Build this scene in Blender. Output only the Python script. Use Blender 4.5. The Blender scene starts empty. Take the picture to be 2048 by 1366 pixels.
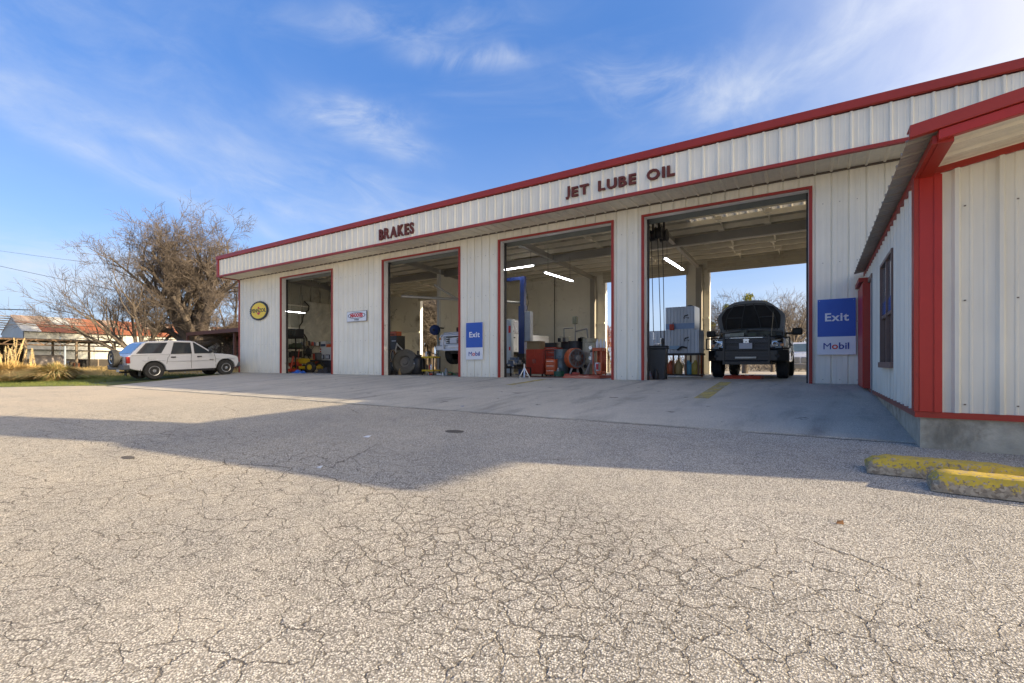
import bpy, math, random
import numpy as np
from mathutils import Vector, Matrix
from math import radians as R, sin, cos, pi, atan2, sqrt, hypot
random.seed(11)
rng = np.random.default_rng(5)
scene = bpy.context.scene
col = scene.collection

# ------------------------------------------------------------------ camera
YAW = R(32.9)
EYE = 0.45
cam_d = bpy.data.cameras.new('camera')
cam_d.sensor_width = 36.0
cam_d.lens = 946 / 2048 * 36
cam_d.shift_y = (727 - 683) / 2048
cam_d.clip_start = 0.05
cam_d.clip_end = 3000
cam = bpy.data.objects.new('camera', cam_d)
cam.location = (0, 0, EYE)
cam.rotation_euler = (R(90), 0, YAW)
col.objects.link(cam)
scene.camera = cam

# ------------------------------------------------------------------ light
SUN = Vector((3.2, 0.78, 1.0)).normalized()
sun_el = math.asin(SUN.z)
sun_az = atan2(SUN.x, SUN.y)
sd = bpy.data.lights.new('sun', 'SUN')
sd.energy = 2.3
sd.angle = R(0.6)
sd.color = (1.0, 0.815, 0.55)
so = bpy.data.objects.new('sun', sd)
so.rotation_euler = SUN.to_track_quat('Z', 'Y').to_euler()
so.location = (30, 10, 20)
col.objects.link(so)
scene.view_settings.view_transform = 'Standard'
scene.view_settings.look = 'None'
scene.view_settings.gamma = 1
scene.view_settings.use_curve_mapping = False
scene.view_settings.exposure = 2.2


class NT:
    """small helper to write node trees"""
    def __init__(self, nt):
        self.nt = nt
        nt.nodes.clear()

    def n(self, typ, **kw):
        nd = self.nt.nodes.new(typ)
        for k, v in kw.items():
            setattr(nd, k, v)
        return nd

    def put(self, sock, v):
        if isinstance(v, bpy.types.NodeSocket):
            self.nt.links.new(v, sock)
        elif v is not None:
            if isinstance(v, (tuple, list)) and sock.type == 'RGBA' and len(v) == 3:
                v = (*v, 1)
            sock.default_value = v

    def m(self, op, a, b=None, c=None, clamp=False):
        nd = self.n('ShaderNodeMath', operation=op, use_clamp=clamp)
        self.put(nd.inputs[0], a)
        if b is not None:
            self.put(nd.inputs[1], b)
        if c is not None:
            self.put(nd.inputs[2], c)
        return nd.outputs[0]

    def vm(self, op, a, b=None, scale=None):
        nd = self.n('ShaderNodeVectorMath', operation=op)
        self.put(nd.inputs[0], a)
        if b is not None:
            self.put(nd.inputs[1], b)
        if scale is not None:
            self.put(nd.inputs['Scale'], scale)
        return nd.outputs[0]

    def mix(self, f, a, b, blend='MIX'):
        nd = self.n('ShaderNodeMix', data_type='RGBA', blend_type=blend)
        self.put(nd.inputs[0], f)
        self.put(nd.inputs[6], a)
        self.put(nd.inputs[7], b)
        return nd.outputs[2]

    def noise(self, vec, scale, detail=4, rough=.55, dist=0.0, color=False):
        nd = self.n('ShaderNodeTexNoise')
        self.put(nd.inputs['Vector'], vec)
        nd.inputs['Scale'].default_value = scale
        nd.inputs['Detail'].default_value = detail
        nd.inputs['Roughness'].default_value = rough
        nd.inputs['Distortion'].default_value = dist
        return nd.outputs['Color' if color else 'Fac']

    def vor(self, vec, scale, feature='F1', out='Distance', rand=1.0):
        nd = self.n('ShaderNodeTexVoronoi', feature=feature, voronoi_dimensions='2D' if feature == 'DISTANCE_TO_EDGE' else '3D')
        self.put(nd.inputs['Vector'], vec)
        nd.inputs['Scale'].default_value = scale
        nd.inputs['Randomness'].default_value = rand
        return nd.outputs[out]

    def ramp(self, v, lo, hi, a=0.0, b=1.0, smooth=True):
        nd = self.n('ShaderNodeMapRange', interpolation_type='SMOOTHSTEP' if smooth else 'LINEAR')
        self.put(nd.inputs[0], v)
        nd.inputs[1].default_value = lo
        nd.inputs[2].default_value = hi
        nd.inputs[3].default_value = a
        nd.inputs[4].default_value = b
        return nd.outputs[0]

    def pos(self):
        return self.n('ShaderNodeNewGeometry').outputs['Position']

    def obj(self):
        return self.n('ShaderNodeTexCoord').outputs['Object']

    def mapping(self, vec, scale=(1, 1, 1), rot=(0, 0, 0), loc=(0, 0, 0)):
        nd = self.n('ShaderNodeMapping')
        self.put(nd.inputs[0], vec)
        nd.inputs['Location'].default_value = loc
        nd.inputs['Rotation'].default_value = rot
        nd.inputs['Scale'].default_value = scale
        return nd.outputs[0]

    def sep(self, vec):
        nd = self.n('ShaderNodeSeparateXYZ')
        self.put(nd.inputs[0], vec)
        return nd.outputs

    def bump(self, h, strength, dist=.02, normal=None):
        nd = self.n('ShaderNodeBump')
        nd.inputs['Strength'].default_value = strength
        nd.inputs['Distance'].default_value = dist
        self.put(nd.inputs['Height'], h)
        if normal is not None:
            self.put(nd.inputs['Normal'], normal)
        return nd.outputs[0]


# ------------------------------------------------------------------ sky
world = bpy.data.worlds.new('World')
scene.world = world
world.use_nodes = True
w = NT(world.node_tree)
sky = w.n('ShaderNodeTexSky', sky_type='NISHITA')
sky.sun_disc = False
sky.sun_elevation = sun_el
sky.sun_rotation = sun_az
sky.altitude = 200
sky.air_density = 1.0
sky.dust_density = 0.6
sky.ozone_density = 2.5
gen = w.n('ShaderNodeTexCoord').outputs['Generated']
nrm = w.vm('NORMALIZE', gen)
sx, sy, sz = w.sep(nrm)
az = w.m('ARCTAN2', sx, sy)
el = w.m('ARCSINE', sz)
comb = w.n('ShaderNodeCombineXYZ')
w.put(comb.inputs[0], az)
w.put(comb.inputs[1], el)
ae = comb.outputs[0]


def px_dir(px, py):
    t = (px - 1024) / 946
    v = (727 - py) / 946
    return -YAW + math.atan(t), math.atan(v / sqrt(1 + t * t))


def wisp(px, py, lx, ly, rot, k, seed, stretch=5.0):
    """one cirrus streak: where it hangs (azimuth, elevation), half length, half width, tilt"""
    a0, e0 = px_dir(px, py)
    v = w.mapping(w.vm('SUBTRACT', ae, (a0, e0, 0)), rot=(0, 0, -R(rot)))
    x, y, _ = w.sep(v)
    wob = w.noise(w.mapping(v, scale=(3, 3, 3), loc=(seed, 0, 0)), 3.0, 2)
    y = w.m('ADD', y, w.m('MULTIPLY', w.m('SUBTRACT', wob, .5), ly * 1.6))
    g = w.m('ADD', w.m('POWER', w.m('DIVIDE', w.m('ABSOLUTE', x), lx), 2.0), w.m('POWER', w.m('DIVIDE', w.m('ABSOLUTE', y), ly), 2.0))
    g = w.m('POWER', 2.718, w.m('MULTIPLY', g, -1.0))
    f = w.noise(w.mapping(v, scale=(1.0, stretch, 1), loc=(seed * 3.1, seed, 0)), 5.5, 7, .62, .8)
    f = w.ramp(f, .26, .95)
    return w.m('MULTIPLY', w.m('MULTIPLY', g, f), k * .85)


W = [(700, 232, .095, .026, 4, 1.9, 1, 1.6), (945, 118, .10, .018, 2, 1.7, 2, 1.6),
     (795, 290, .07, .020, -8, 1.5, 3, 1.6), (1330, 175, .16, .040, -10, 1.0, 4, 2.5),
     (1650, 110, .34, .075, 14, .62, 5, 1.6), (1900, 150, .25, .10, 20, .75, 6, 1.5),
     (1560, 150, .2, .05, 12, .45, 16, 1.6),
     (130, 285, .42, .016, -17, .75, 7, 2.0), (430, 370, .40, .045, -12, .5, 8, 2.2),
     (90, 190, .22, .022, -6, .6, 9, 2.0), (800, 55, .26, .03, 6, .55, 10, 3.0),
     (60, 505, .50, .035, 0, .9, 11, 3.0), (200, 560, .28, .05, 0, 1.0, 12, 2.0),
     (700, 390, .3, .05, -10, .6, 13, 3.5), (1560, 620, .35, .04, 0, .6, 14, 3.0), (80, 60, .4, .12, -10, .35, 15, 2.0)]
acc = None
for a in W:
    s = wisp(*a)
    acc = s if acc is None else w.m('ADD', acc, s)
# thin veil everywhere else, so the sky goes on beyond the picture
veil = w.noise(w.mapping(nrm, scale=(1.5, 1.5, 6)), 1.6, 6, .6, .6)
veil = w.ramp(veil, .50, .95, 0, .22)
acc = w.m('ADD', acc, veil)
acc = w.m('MINIMUM', acc, .85)
acc = w.m('MULTIPLY', acc, w.ramp(el, -.02, .05))
hsv = w.n('ShaderNodeHueSaturation')
hsv.inputs['Saturation'].default_value = 1.05
w.put(hsv.inputs['Color'], sky.outputs[0])
base = w.mix(1.0, hsv.outputs[0], (.43, .60, .83), 'MULTIPLY')
grad = w.mix(w.ramp(el, -.10, .58), (1.12, 1.38, 1.78), (.22, .55, 1.40))
base = w.mix(.72, base, grad)
# milky air towards the horizon, warmer and brighter round the low sun
toward = w.m('ADD', w.m('ADD', w.m('MULTIPLY', sx, SUN.x), w.m('MULTIPLY', sy, SUN.y)), w.m('MULTIPLY', sz, SUN.z))
g = w.ramp(toward, .05, 1.0)
hzc = w.mix(g, (1.25, 1.50, 1.92), (9.0, 7.3, 4.9))
hz = w.ramp(el, -.02, .24, .9, 0.0)
hz = w.m('MAXIMUM', hz, w.m('MULTIPLY', g, .62))
base = w.mix(hz, base, hzc)
skyc = w.mix(acc, base, w.mix(g, (1.85, 1.95, 2.10), (2.9, 2.95, 3.0)))
bg = w.n('ShaderNodeBackground')
bg.inputs['Strength'].default_value = 0.10
w.put(bg.inputs['Color'], skyc)
wo = w.n('ShaderNodeOutputWorld')
w.nt.links.new(bg.outputs[0], wo.inputs[0])

# ------------------------------------------------------------------ materials
MATS = {}


def mat(name, c, rough=.6, metal=0.0, var=.12, vs=4.0, bump=0.0, bs=40.0, coat=0.0, dirt=None, spec=None, stretch=(1, 1, 1), space='obj'):
    if name in MATS:
        return MATS[name]
    mt = bpy.data.materials.new(name)
    mt.use_nodes = True
    t = NT(mt.node_tree)
    p = t.n('ShaderNodeBsdfPrincipled')
    out = t.n('ShaderNodeOutputMaterial')
    t.nt.links.new(p.outputs[0], out.inputs[0])
    v = t.obj() if space == 'obj' else t.pos()
    v = t.mapping(v, scale=stretch)
    n1 = t.noise(v, vs, 5, .6)
    f = t.ramp(n1, .25, .75, 1 - var, 1 + var, False)
    cc = t.vm('SCALE', tuple(c), scale=f)
    if dirt:
        dc, amt, ds = dirt
        n2 = t.ramp(t.noise(v, ds, 6, .65, .4), .62 - amt * .3, .80 - amt * .1)
        cc = t.mix(n2, cc, (*dc, 1))
        rr = t.m('ADD', rough, t.m('MULTIPLY', n2, .25))
        t.put(p.inputs['Roughness'], rr)
    else:
        p.inputs['Roughness'].default_value = rough
    t.put(p.inputs['Base Color'], cc)
    p.inputs['Metallic'].default_value = metal
    if spec is not None:
        p.inputs['Specular IOR Level'].default_value = spec
    if coat:
        p.inputs['Coat Weight'].default_value = coat
        p.inputs['Coat Roughness'].default_value = .06
    if bump:
        t.put(p.inputs['Normal'], t.bump(t.noise(v, bs, 4, .6), bump, .01))
    MATS[name] = mt
    return mt


def glow(name, c, k):
    mt = bpy.data.materials.new(name)
    mt.use_nodes = True
    t = NT(mt.node_tree)
    e = t.n('ShaderNodeEmission')
    e.inputs[0].default_value = (*c, 1)
    e.inputs[1].default_value = k
    t.nt.links.new(e.outputs[0], t.n('ShaderNodeOutputMaterial').inputs[0])
    return mt


def siding_mat(name, c, dirtc=(.30, .27, .20)):
    """painted sheet steel: faint oil-canning, drip streaks, grime towards the bottom edge"""
    mt = bpy.data.materials.new(name)
    mt.use_nodes = True
    t = NT(mt.node_tree)
    p = t.n('ShaderNodeBsdfPrincipled')
    t.nt.links.new(p.outputs[0], t.n('ShaderNodeOutputMaterial').inputs[0])
    g = t.pos()
    st = t.noise(t.mapping(g, scale=(9, 9, .35)), 1.0, 5, .65)
    bl = t.noise(g, 1.1, 4, .6)
    sp = t.noise(g, 60, 3, .6)
    f = t.m('ADD', t.ramp(st, .3, .75, .90, 1.05, False), t.ramp(bl, .3, .7, -.05, .05, False))
    cc = t.vm('SCALE', c, scale=f)
    oi = t.n('ShaderNodeObjectInfo').outputs['Random']
    cc = t.vm('SCALE', cc, scale=t.ramp(oi, 0, 1, .96, 1.03, False))
    z = t.sep(g)[2]
    low = t.m('MULTIPLY', t.ramp(z, -.1, .55, 1, 0), t.ramp(st, .35, .8))
    cc = t.mix(t.m('MULTIPLY', low, .5), cc, (*dirtc, 1))
    t.put(p.inputs['Base Color'], cc)
    t.put(p.inputs['Roughness'], t.ramp(bl, .2, .8, .38, .55, False))
    h = t.m('ADD', t.m('MULTIPLY', t.noise(t.mapping(g, scale=(3, 3, .8)), 1.0, 3), 1.0), t.m('MULTIPLY', sp, .03))
    t.put(p.inputs['Normal'], t.bump(h, .35, .02))
    return mt


def asphalt_mat(name='old_asphalt', apron=False):
    mt = bpy.data.materials.new(name)
    mt.use_nodes = True
    t = NT(mt.node_tree)
    p = t.n('ShaderNodeBsdfPrincipled')
    t.nt.links.new(p.outputs[0], t.n('ShaderNodeOutputMaterial').inputs[0])
    g = t.pos()
    x, y, z = t.sep(g)
    # stones
    wv = t.vm('ADD', g, t.vm('SCALE', t.noise(g, 30, 2, color=True), scale=.012))
    v1 = t.vor(wv, 115, 'F1', 'Distance')
    v1c = t.sep(t.vor(wv, 115, 'F1', 'Color'))[0]
    v2c = t.noise(g, 75, 5, .75)
    big = t.noise(g, .55, 5, .6)
    mid = t.noise(g, 4.5, 5, .6)
    stone = t.m('ADD', t.m('MULTIPLY', v1c, .55), t.m('MULTIPLY', v2c, .45))
    stone = t.ramp(stone, .26, .76, 0.0, 1.0, False)
    c = t.mix(stone, (.29, .27, .24, 1), (.84, .80, .715, 1))
    c = t.mix(t.ramp(v1, .34, .70), c, (.20, .184, .158, 1))
    c = t.mix(t.m('MULTIPLY', t.ramp(mid, .35, .75), .30), c, (.54, .49, .41, 1))
    c = t.vm('SCALE', c, scale=t.ramp(big, .25, .75, .84, 1.16, False))
    # crack network, wobbling, thinner and thicker by place
    wob = t.vm('SCALE', t.vm('SUBTRACT', t.noise(g, 3.2, 4, .6, color=True), (.5, .5, .5)), scale=.17)
    wob2 = t.vm('SCALE', t.vm('SUBTRACT', t.noise(g, 16, 3, .6, color=True), (.5, .5, .5)), scale=.075)
    q = t.vm('ADD', t.vm('ADD', g, wob), wob2)
    q = t.mapping(q, scale=(1, 1, 0))
    e1 = t.vor(q, 5.2, 'DISTANCE_TO_EDGE', 'Distance')
    e2 = t.vor(q, 9.5, 'DISTANCE_TO_EDGE', 'Distance')
    e3 = t.vor(t.mapping(q, loc=(3.3, 7.1, 0)), .42, 'DISTANCE_TO_EDGE', 'Distance')
    zone = t.noise(t.mapping(g, loc=(1.3, 4.0, 0)), .45, 3, .5)
    # alligator patch in front of the camera, sound surface nearer the apron
    near = t.ramp(t.m('ADD', y, t.m('MULTIPLY', x, .10)), 2.4, 4.0, 1, 0)
    dx = t.m('SUBTRACT', x, -1.55)
    dy = t.m('SUBTRACT', y, 2.35)
    pr = t.m('SQRT', t.m('ADD', t.m('MULTIPLY', dx, dx), t.m('MULTIPLY', t.m('MULTIPLY', dy, dy), 1.6)))
    patch = t.ramp(pr, .5, 1.7, 1, 0)
    bare = t.noise(g, 1.3, 3, .6)
    w1 = t.m('MULTIPLY', t.ramp(bare, .30, .62, .013, .034), t.m('MULTIPLY', near, t.ramp(x, .2, 2.6, 1.0, .35)))
    k1 = t.m('SUBTRACT', 1, t.ramp(t.m('DIVIDE', e1, t.m('MAXIMUM', w1, .0001)), .35, 1.0))
    w2 = t.m('MULTIPLY', t.m('MULTIPLY', patch, .055), near)
    k2 = t.m('SUBTRACT', 1, t.ramp(t.m('DIVIDE', e2, t.m('MAXIMUM', w2, .0001)), .35, 1.0))
    w3 = t.ramp(t.noise(g, .6, 3), .50, .66, .0, .006)
    k3 = t.m('SUBTRACT', 1, t.ramp(t.m('DIVIDE', e3, t.m('MAXIMUM', w3, .0001)), .35, 1.0))
    k3 = t.m('MULTIPLY', k3, t.ramp(y, 5.9, 6.3, 1, 0))
    brk = t.ramp(t.noise(g, 7, 3, .6), .34, .50)
    k1 = t.m('MULTIPLY', k1, t.m('MAXIMUM', brk, .35))
    crack = t.m('MAXIMUM', t.m('MAXIMUM', k1, k2), k3)
    cc = t.mix(t.m('MULTIPLY', crack, .70), c, (.085, .07, .055, 1))
    # sandy fill beside cracks, oil stains
    sand = t.m('MULTIPLY', t.m('SUBTRACT', 1, t.ramp(e1, .03, .10)), t.m('MULTIPLY', t.ramp(zone, .5, .7), near))
    cc = t.mix(t.m('MULTIPLY', sand, .18), cc, (.56, .48, .36, 1))
    seam = t.m('ABSOLUTE', t.m('ADD', t.m('SUBTRACT', y, 6.30), t.m('MULTIPLY', t.m('SUBTRACT', t.noise(g, 2.2, 4), .5), .12)))
    seam = t.m('MULTIPLY', t.ramp(seam, .006, .035, 1, 0), t.ramp(t.noise(g, 1.1, 3), .38, .55))
    cc = t.mix(t.m('MULTIPLY', seam, .8), cc, (.07, .065, .06, 1))
    warm = t.m('MULTIPLY', t.ramp(x, .5, -6.0, 0, 1), t.ramp(big, .2, .7, .5, 1))
    cc = t.mix(t.m('MULTIPLY', warm, .55), cc, t.mix(1.0, cc, (1.08, 1.0, .84, 1), 'MULTIPLY'))
    oil = t.ramp(t.noise(t.mapping(g, loc=(9, 2, 0)), .9, 4, .6, .5), .66, .80, 0, .35)
    cc = t.mix(oil, cc, (.26, .245, .225, 1))
    # dusty, paler towards the field on the left
    dust = t.m('MULTIPLY', t.ramp(x, -9, -17, 0, 1), t.ramp(t.noise(t.mapping(g, scale=(.35, 1.2, 1)), 1.5, 5, .6), .25, .6, .4, 1))
    cc = t.mix(t.m('MULTIPLY', dust, .7), cc, (.58, .49, .37, 1))
    if apron:
        # greyer, rubbed smoother by tyres: dark streaks running into the bays, pale scuffs, drips
        bw = t.vm('SCALE', (.58, .545, .46), scale=t.ramp(big, .25, .75, .88, 1.12, False))
        cc = t.mix(.50, cc, bw)
        b1 = t.noise(t.mapping(g, scale=(1.3, .30, 1)), 1.7, 6, .62, .5)
        cc = t.mix(t.ramp(b1, .47, .72, 0, .45), cc, (.19, .182, .168, 1))
        b2 = t.noise(t.mapping(g, scale=(.4, 1.1, 1), loc=(3, 8, 0)), 1.2, 6, .65, .8)
        cc = t.mix(t.ramp(b2, .55, .70, 0, .38), cc, (.60, .58, .54, 1))
        tr_ = t.m('ABSOLUTE', t.m('SUBTRACT', t.m('FRACT', t.m('ADD', t.m('DIVIDE', x, 1.7), t.m('MULTIPLY', t.noise(t.mapping(g, scale=(.3, .3, 1)), 1.0, 2), .9))), .5))
        tr_ = t.m('MULTIPLY', t.ramp(tr_, .0, .11, 1, 0), t.ramp(t.noise(t.mapping(g, scale=(.5, .25, 1)), 1.1, 4), .42, .68, 0, .5))
        cc = t.mix(tr_, cc, (.14, .135, .128, 1))
        b3 = t.ramp(t.noise(t.mapping(g, loc=(2, 9, 0)), 3.0, 4, .6), .66, .71, 0, .75)
        cc = t.mix(b3, cc, (.09, .088, .085, 1))
    t.put(p.inputs['Base Color'], cc)
    p.inputs['Roughness'].default_value = .88
    p.inputs['Specular IOR Level'].default_value = .3
    h = t.m('MULTIPLY', t.m('SUBTRACT', 1, v1), .55)
    h = t.m('ADD', h, t.m('MULTIPLY', v1c, .5))
    h = t.m('ADD', h, t.m('MULTIPLY', v2c, 1.1))
    h = t.m('ADD', h, t.m('MULTIPLY', mid, 1.2))
    h = t.m('SUBTRACT', h, t.m('MULTIPLY', crack, 2.2))
    t.put(p.inputs['Normal'], t.bump(h, .75, .0085))
    return mt


def concrete_mat(name, c, slick=.75, joint=True):
    mt = bpy.data.materials.new(name)
    mt.use_nodes = True
    t = NT(mt.node_tree)
    p = t.n('ShaderNodeBsdfPrincipled')
    t.nt.links.new(p.outputs[0], t.n('ShaderNodeOutputMaterial').inputs[0])
    g = t.pos()
    a = t.noise(g, .7, 6, .65, .3)
    b = t.noise(t.mapping(g, scale=(1.0, .35, 1)), 1.6, 6, .6, .6)
    f = t.noise(g, 45, 4, .7)
    sp = t.sep(t.vor(g, 110, 'F1', 'Color'))[0]
    k = t.m('ADD', t.ramp(a, .3, .72, .78, 1.15, False), t.ramp(f, .3, .7, -.10, .10, False))
    k = t.m('ADD', k, t.ramp(sp, 0, 1, -.26, .26, False))
    k = t.m('ADD', k, t.ramp(t.noise(g, 60, 4, .7), .3, .7, -.16, .16, False))
    k = t.m('ADD', k, t.ramp(t.noise(t.mapping(g, scale=(2.2, .25, 1)), 1.4, 5, .65), .3, .7, -.13, .10, False))
    cc = t.vm('SCALE', c, scale=k)
    cc = t.mix(t.ramp(b, .46, .70, 0, .55), cc, (c[0] * .42, c[1] * .42, c[2] * .43, 1))
    pale = t.ramp(t.noise(t.mapping(g, scale=(1, .5, 1), loc=(4, 4, 0)), 2.6, 6, .7, .4), .60, .72, 0, .35)
    cc = t.mix(pale, cc, (.66, .64, .60, 1))
    sp2 = t.ramp(t.noise(t.mapping(g, loc=(2, 9, 0)), 3.4, 3, .6), .69, .73, 0, .7)
    cc = t.mix(sp2, cc, (.085, .083, .08, 1))
    t.put(p.inputs['Base Color'], cc)
    t.put(p.inputs['Roughness'], t.ramp(a, .2, .8, slick - .1, slick + .12, False))
    p.inputs['Specular IOR Level'].default_value = .35
    t.put(p.inputs['Normal'], t.bump(t.m('ADD', f, t.m('MULTIPLY', t.noise(g, 9, 4), 1.5)), .9, .009))
    return mt


def rust_mat(name, c1, c2, th=.5, scale=1.0, metal=.25, stretch=(1, 1, 1)):
    mt = bpy.data.materials.new(name)
    mt.use_nodes = True
    t = NT(mt.node_tree)
    p = t.n('ShaderNodeBsdfPrincipled')
    t.nt.links.new(p.outputs[0], t.n('ShaderNodeOutputMaterial').inputs[0])
    g = t.mapping(t.pos(), scale=stretch)
    a = t.noise(g, .8 * scale, 7, .7, .4)
    b = t.noise(g, 7 * scale, 4, .6)
    oi = t.n('ShaderNodeObjectInfo').outputs['Random']
    v = t.m('ADD', t.m('MULTIPLY', a, .8), t.m('MULTIPLY', oi, .35))
    f = t.ramp(v, th - .06, th + .12)
    cc = t.mix(f, (*c1, 1), (*c2, 1))
    cc = t.vm('SCALE', cc, scale=t.ramp(b, .3, .7, .8, 1.2, False))
    t.put(p.inputs['Base Color'], cc)
    p.inputs['Metallic'].default_value = metal
    p.inputs['Roughness'].default_value = .65
    return mt


def block_mat():
    mt = bpy.data.materials.new('chipped_yellow_concrete')
    mt.use_nodes = True
    t = NT(mt.node_tree)
    p = t.n('ShaderNodeBsdfPrincipled')
    t.nt.links.new(p.outputs[0], t.n('ShaderNodeOutputMaterial').inputs[0])
    g = t.pos()
    o = t.obj()
    z = t.sep(o)[2]
    n = t.noise(g, 14, 6, .7, .3)
    n2 = t.noise(g, 3.0, 3, .5)
    agg = t.sep(t.vor(g, 55, 'F1', 'Color'))[0]
    raw = t.mix(agg, (.20, .155, .105, 1), (.46, .38, .27, 1))
    yel = t.vm('SCALE', (.58, .41, .05), scale=t.ramp(n, .3, .7, .8, 1.12, False))
    m1 = t.m('ADD', t.m('ADD', z, t.m('MULTIPLY', t.m('SUBTRACT', n, .5), .30)), t.m('MULTIPLY', t.m('SUBTRACT', n2, .5), .16))
    f = t.ramp(m1, .050, .074)
    f2 = t.ramp(t.noise(g, 38, 4, .7), .40, .48)
    t.put(p.inputs['Base Color'], t.mix(t.m('MULTIPLY', f, f2), raw, yel))
    p.inputs['Roughness'].default_value = .85
    h = t.m('ADD', t.m('MULTIPLY', n, 1.0), t.m('MULTIPLY', agg, .25))
    t.put(p.inputs['Normal'], t.bump(h, .7, .008))
    return mt


def paint_mat():
    """worn yellow line paint: bare concrete shows through"""
    mt = bpy.data.materials.new('worn_yellow_paint')
    mt.use_nodes = True
    t = NT(mt.node_tree)
    p = t.n('ShaderNodeBsdfPrincipled')
    tr = t.n('ShaderNodeBsdfTransparent')
    ms = t.n('ShaderNodeMixShader')
    t.nt.links.new(ms.outputs[0], t.n('ShaderNodeOutputMaterial').inputs[0])
    g = t.pos()
    p.inputs['Roughness'].default_value = .8
    t.put(p.inputs['Base Color'], t.mix(t.noise(g, 9, 4), (.55, .42, .09, 1), (.42, .36, .16, 1)))
    a = t.noise(g, 26, 5, .75)
    b = t.noise(g, 3.0, 4, .6)
    v = t.m('ADD', t.m('MULTIPLY', a, .55), t.m('MULTIPLY', b, .55))
    t.put(ms.inputs[0], t.ramp(v, .44, .60, .10, .92))
    t.nt.links.new(tr.outputs[0], ms.inputs[1])
    t.nt.links.new(p.outputs[0], ms.inputs[2])
    return mt


def glass_mat(name, tint=(.02, .025, .03), rough=.04):
    return mat(name, tint, rough, 0, .05, spec=.9, coat=.6)


WALL = siding_mat('cream_siding', (.84, .805, .675))
WALLI = mat('interior_white_liner', (.80, .77, .66), .6, var=.08, vs=.6, dirt=((.30, .26, .19), .25, 1.2), space='w')
ANNEX = siding_mat('pale_green_siding', (.73, .71, .61))
SOFF = siding_mat('soffit_sheet', (.78, .72, .58))  # yellower than the wall to paint in light from below
RED = mat('red_trim', (.33, .026, .012), .46, var=.10, vs=2.5, bump=.05, bs=8, dirt=((.20, .03, .03), .15, 3))
REDB = mat('red_trim_bright', (.40, .020, .010), .42, var=.08, vs=2.0, bump=.08, bs=3)
REDD = mat('red_trim_shadow_gap', (.09, .018, .016), .6)
LET = mat('oxblood_letter', (.13, .026, .016), .7, var=.15, vs=8)
ASPH = asphalt_mat()
CONC = asphalt_mat('worn_apron', True)
SLABM = concrete_mat('shop_floor_concrete', (.42, .405, .37), .5)
FOUND = mat('foundation_concrete', (.40, .375, .30), .9, var=.22, vs=7, bump=.9, bs=18, dirt=((.17, .155, .12), .55, 2.6), space='w')
STEEL = mat('red_oxide_steel', (.30, .28, .24), .55, var=.12, vs=1.5, dirt=((.14, .11, .085), .3, 2), space='w')
PURL = mat('grey_purlin', (.76, .71, .58), .5, .2, var=.12, vs=1)
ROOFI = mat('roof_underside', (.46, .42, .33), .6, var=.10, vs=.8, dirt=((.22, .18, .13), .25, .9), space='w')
GALV = mat('galvanised_sheet', (.52, .54, .55), .38, .75, var=.12, vs=3)
WHITE = mat('white_paint', (.78, .78, .77), .45, var=.05, vs=2)
BLACK = mat('black_plastic', (.022, .022, .024), .45, var=.2, vs=8)
DARK = mat('dark_iron', (.045, .042, .04), .55, .4, var=.25, vs=9)
RUBBER = mat('tyre_rubber', (.035, .034, .033), .8, var=.2, vs=12, bump=.2, bs=60, dirt=((.11, .10, .085), .15, 6))
CHROME = mat('bright_alloy', (.62, .62, .62), .25, .9, var=.06)
BLUE = mat('lift_blue', (.015, .035, .16), .35, var=.15, vs=4)
ORANGE = mat('shop_orange', (.55, .10, .025), .4, var=.12, vs=6, dirt=((.09, .05, .03), .2, 7))
REDT = mat('toolbox_red', (.42, .05, .025), .35, var=.12, vs=6, dirt=((.08, .04, .03), .2, 7))
YEL = mat('machine_yellow', (.55, .38, .02), .4, var=.12, vs=6)
WOOD = mat('grey_wood', (.22, .17, .12), .8, var=.2, vs=5, stretch=(1, 1, 6))
BARK = mat('grey_brown_bark', (.105, .085, .068), .9, var=.3, vs=5, bump=.4, bs=20)
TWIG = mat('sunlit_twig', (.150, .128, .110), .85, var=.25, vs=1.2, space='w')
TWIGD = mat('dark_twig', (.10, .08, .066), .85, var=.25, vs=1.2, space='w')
GLASS = glass_mat('dark_glass')


# ------------------------------------------------------------------ mesh helpers
def setp(o, label=None, cat=None, group=None, kind=None):
    if label: o['label'] = label
    if cat: o['category'] = cat
    if group: o['group'] = group
    if kind: o['kind'] = kind
    return o


def link_mesh(name, me, m, parent=None, loc=(0, 0, 0), rot=(0, 0, 0)):
    o = bpy.data.objects.new(name, me)
    if m is not None and len(me.materials) == 0:
        me.materials.append(m)
    o.location = loc
    o.rotation_euler = rot
    col.objects.link(o)
    if parent:
        o.parent = parent
    return o


def thing(name, label, cat, loc=(0, 0, 0), rz=0.0, group=None):
    o = bpy.data.objects.new(name, None)
    o.empty_display_size = .3
    o.location = loc
    o.rotation_euler = (0, 0, rz)
    col.objects.link(o)
    return setp(o, label, cat, group)


def tree_copy(o, parent=None):
    c = o.copy()
    col.objects.link(c)
    c.parent = parent
    for ch in [k for k in col.objects if k.parent == o]:
        tree_copy(ch, c)
    return c


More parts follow.
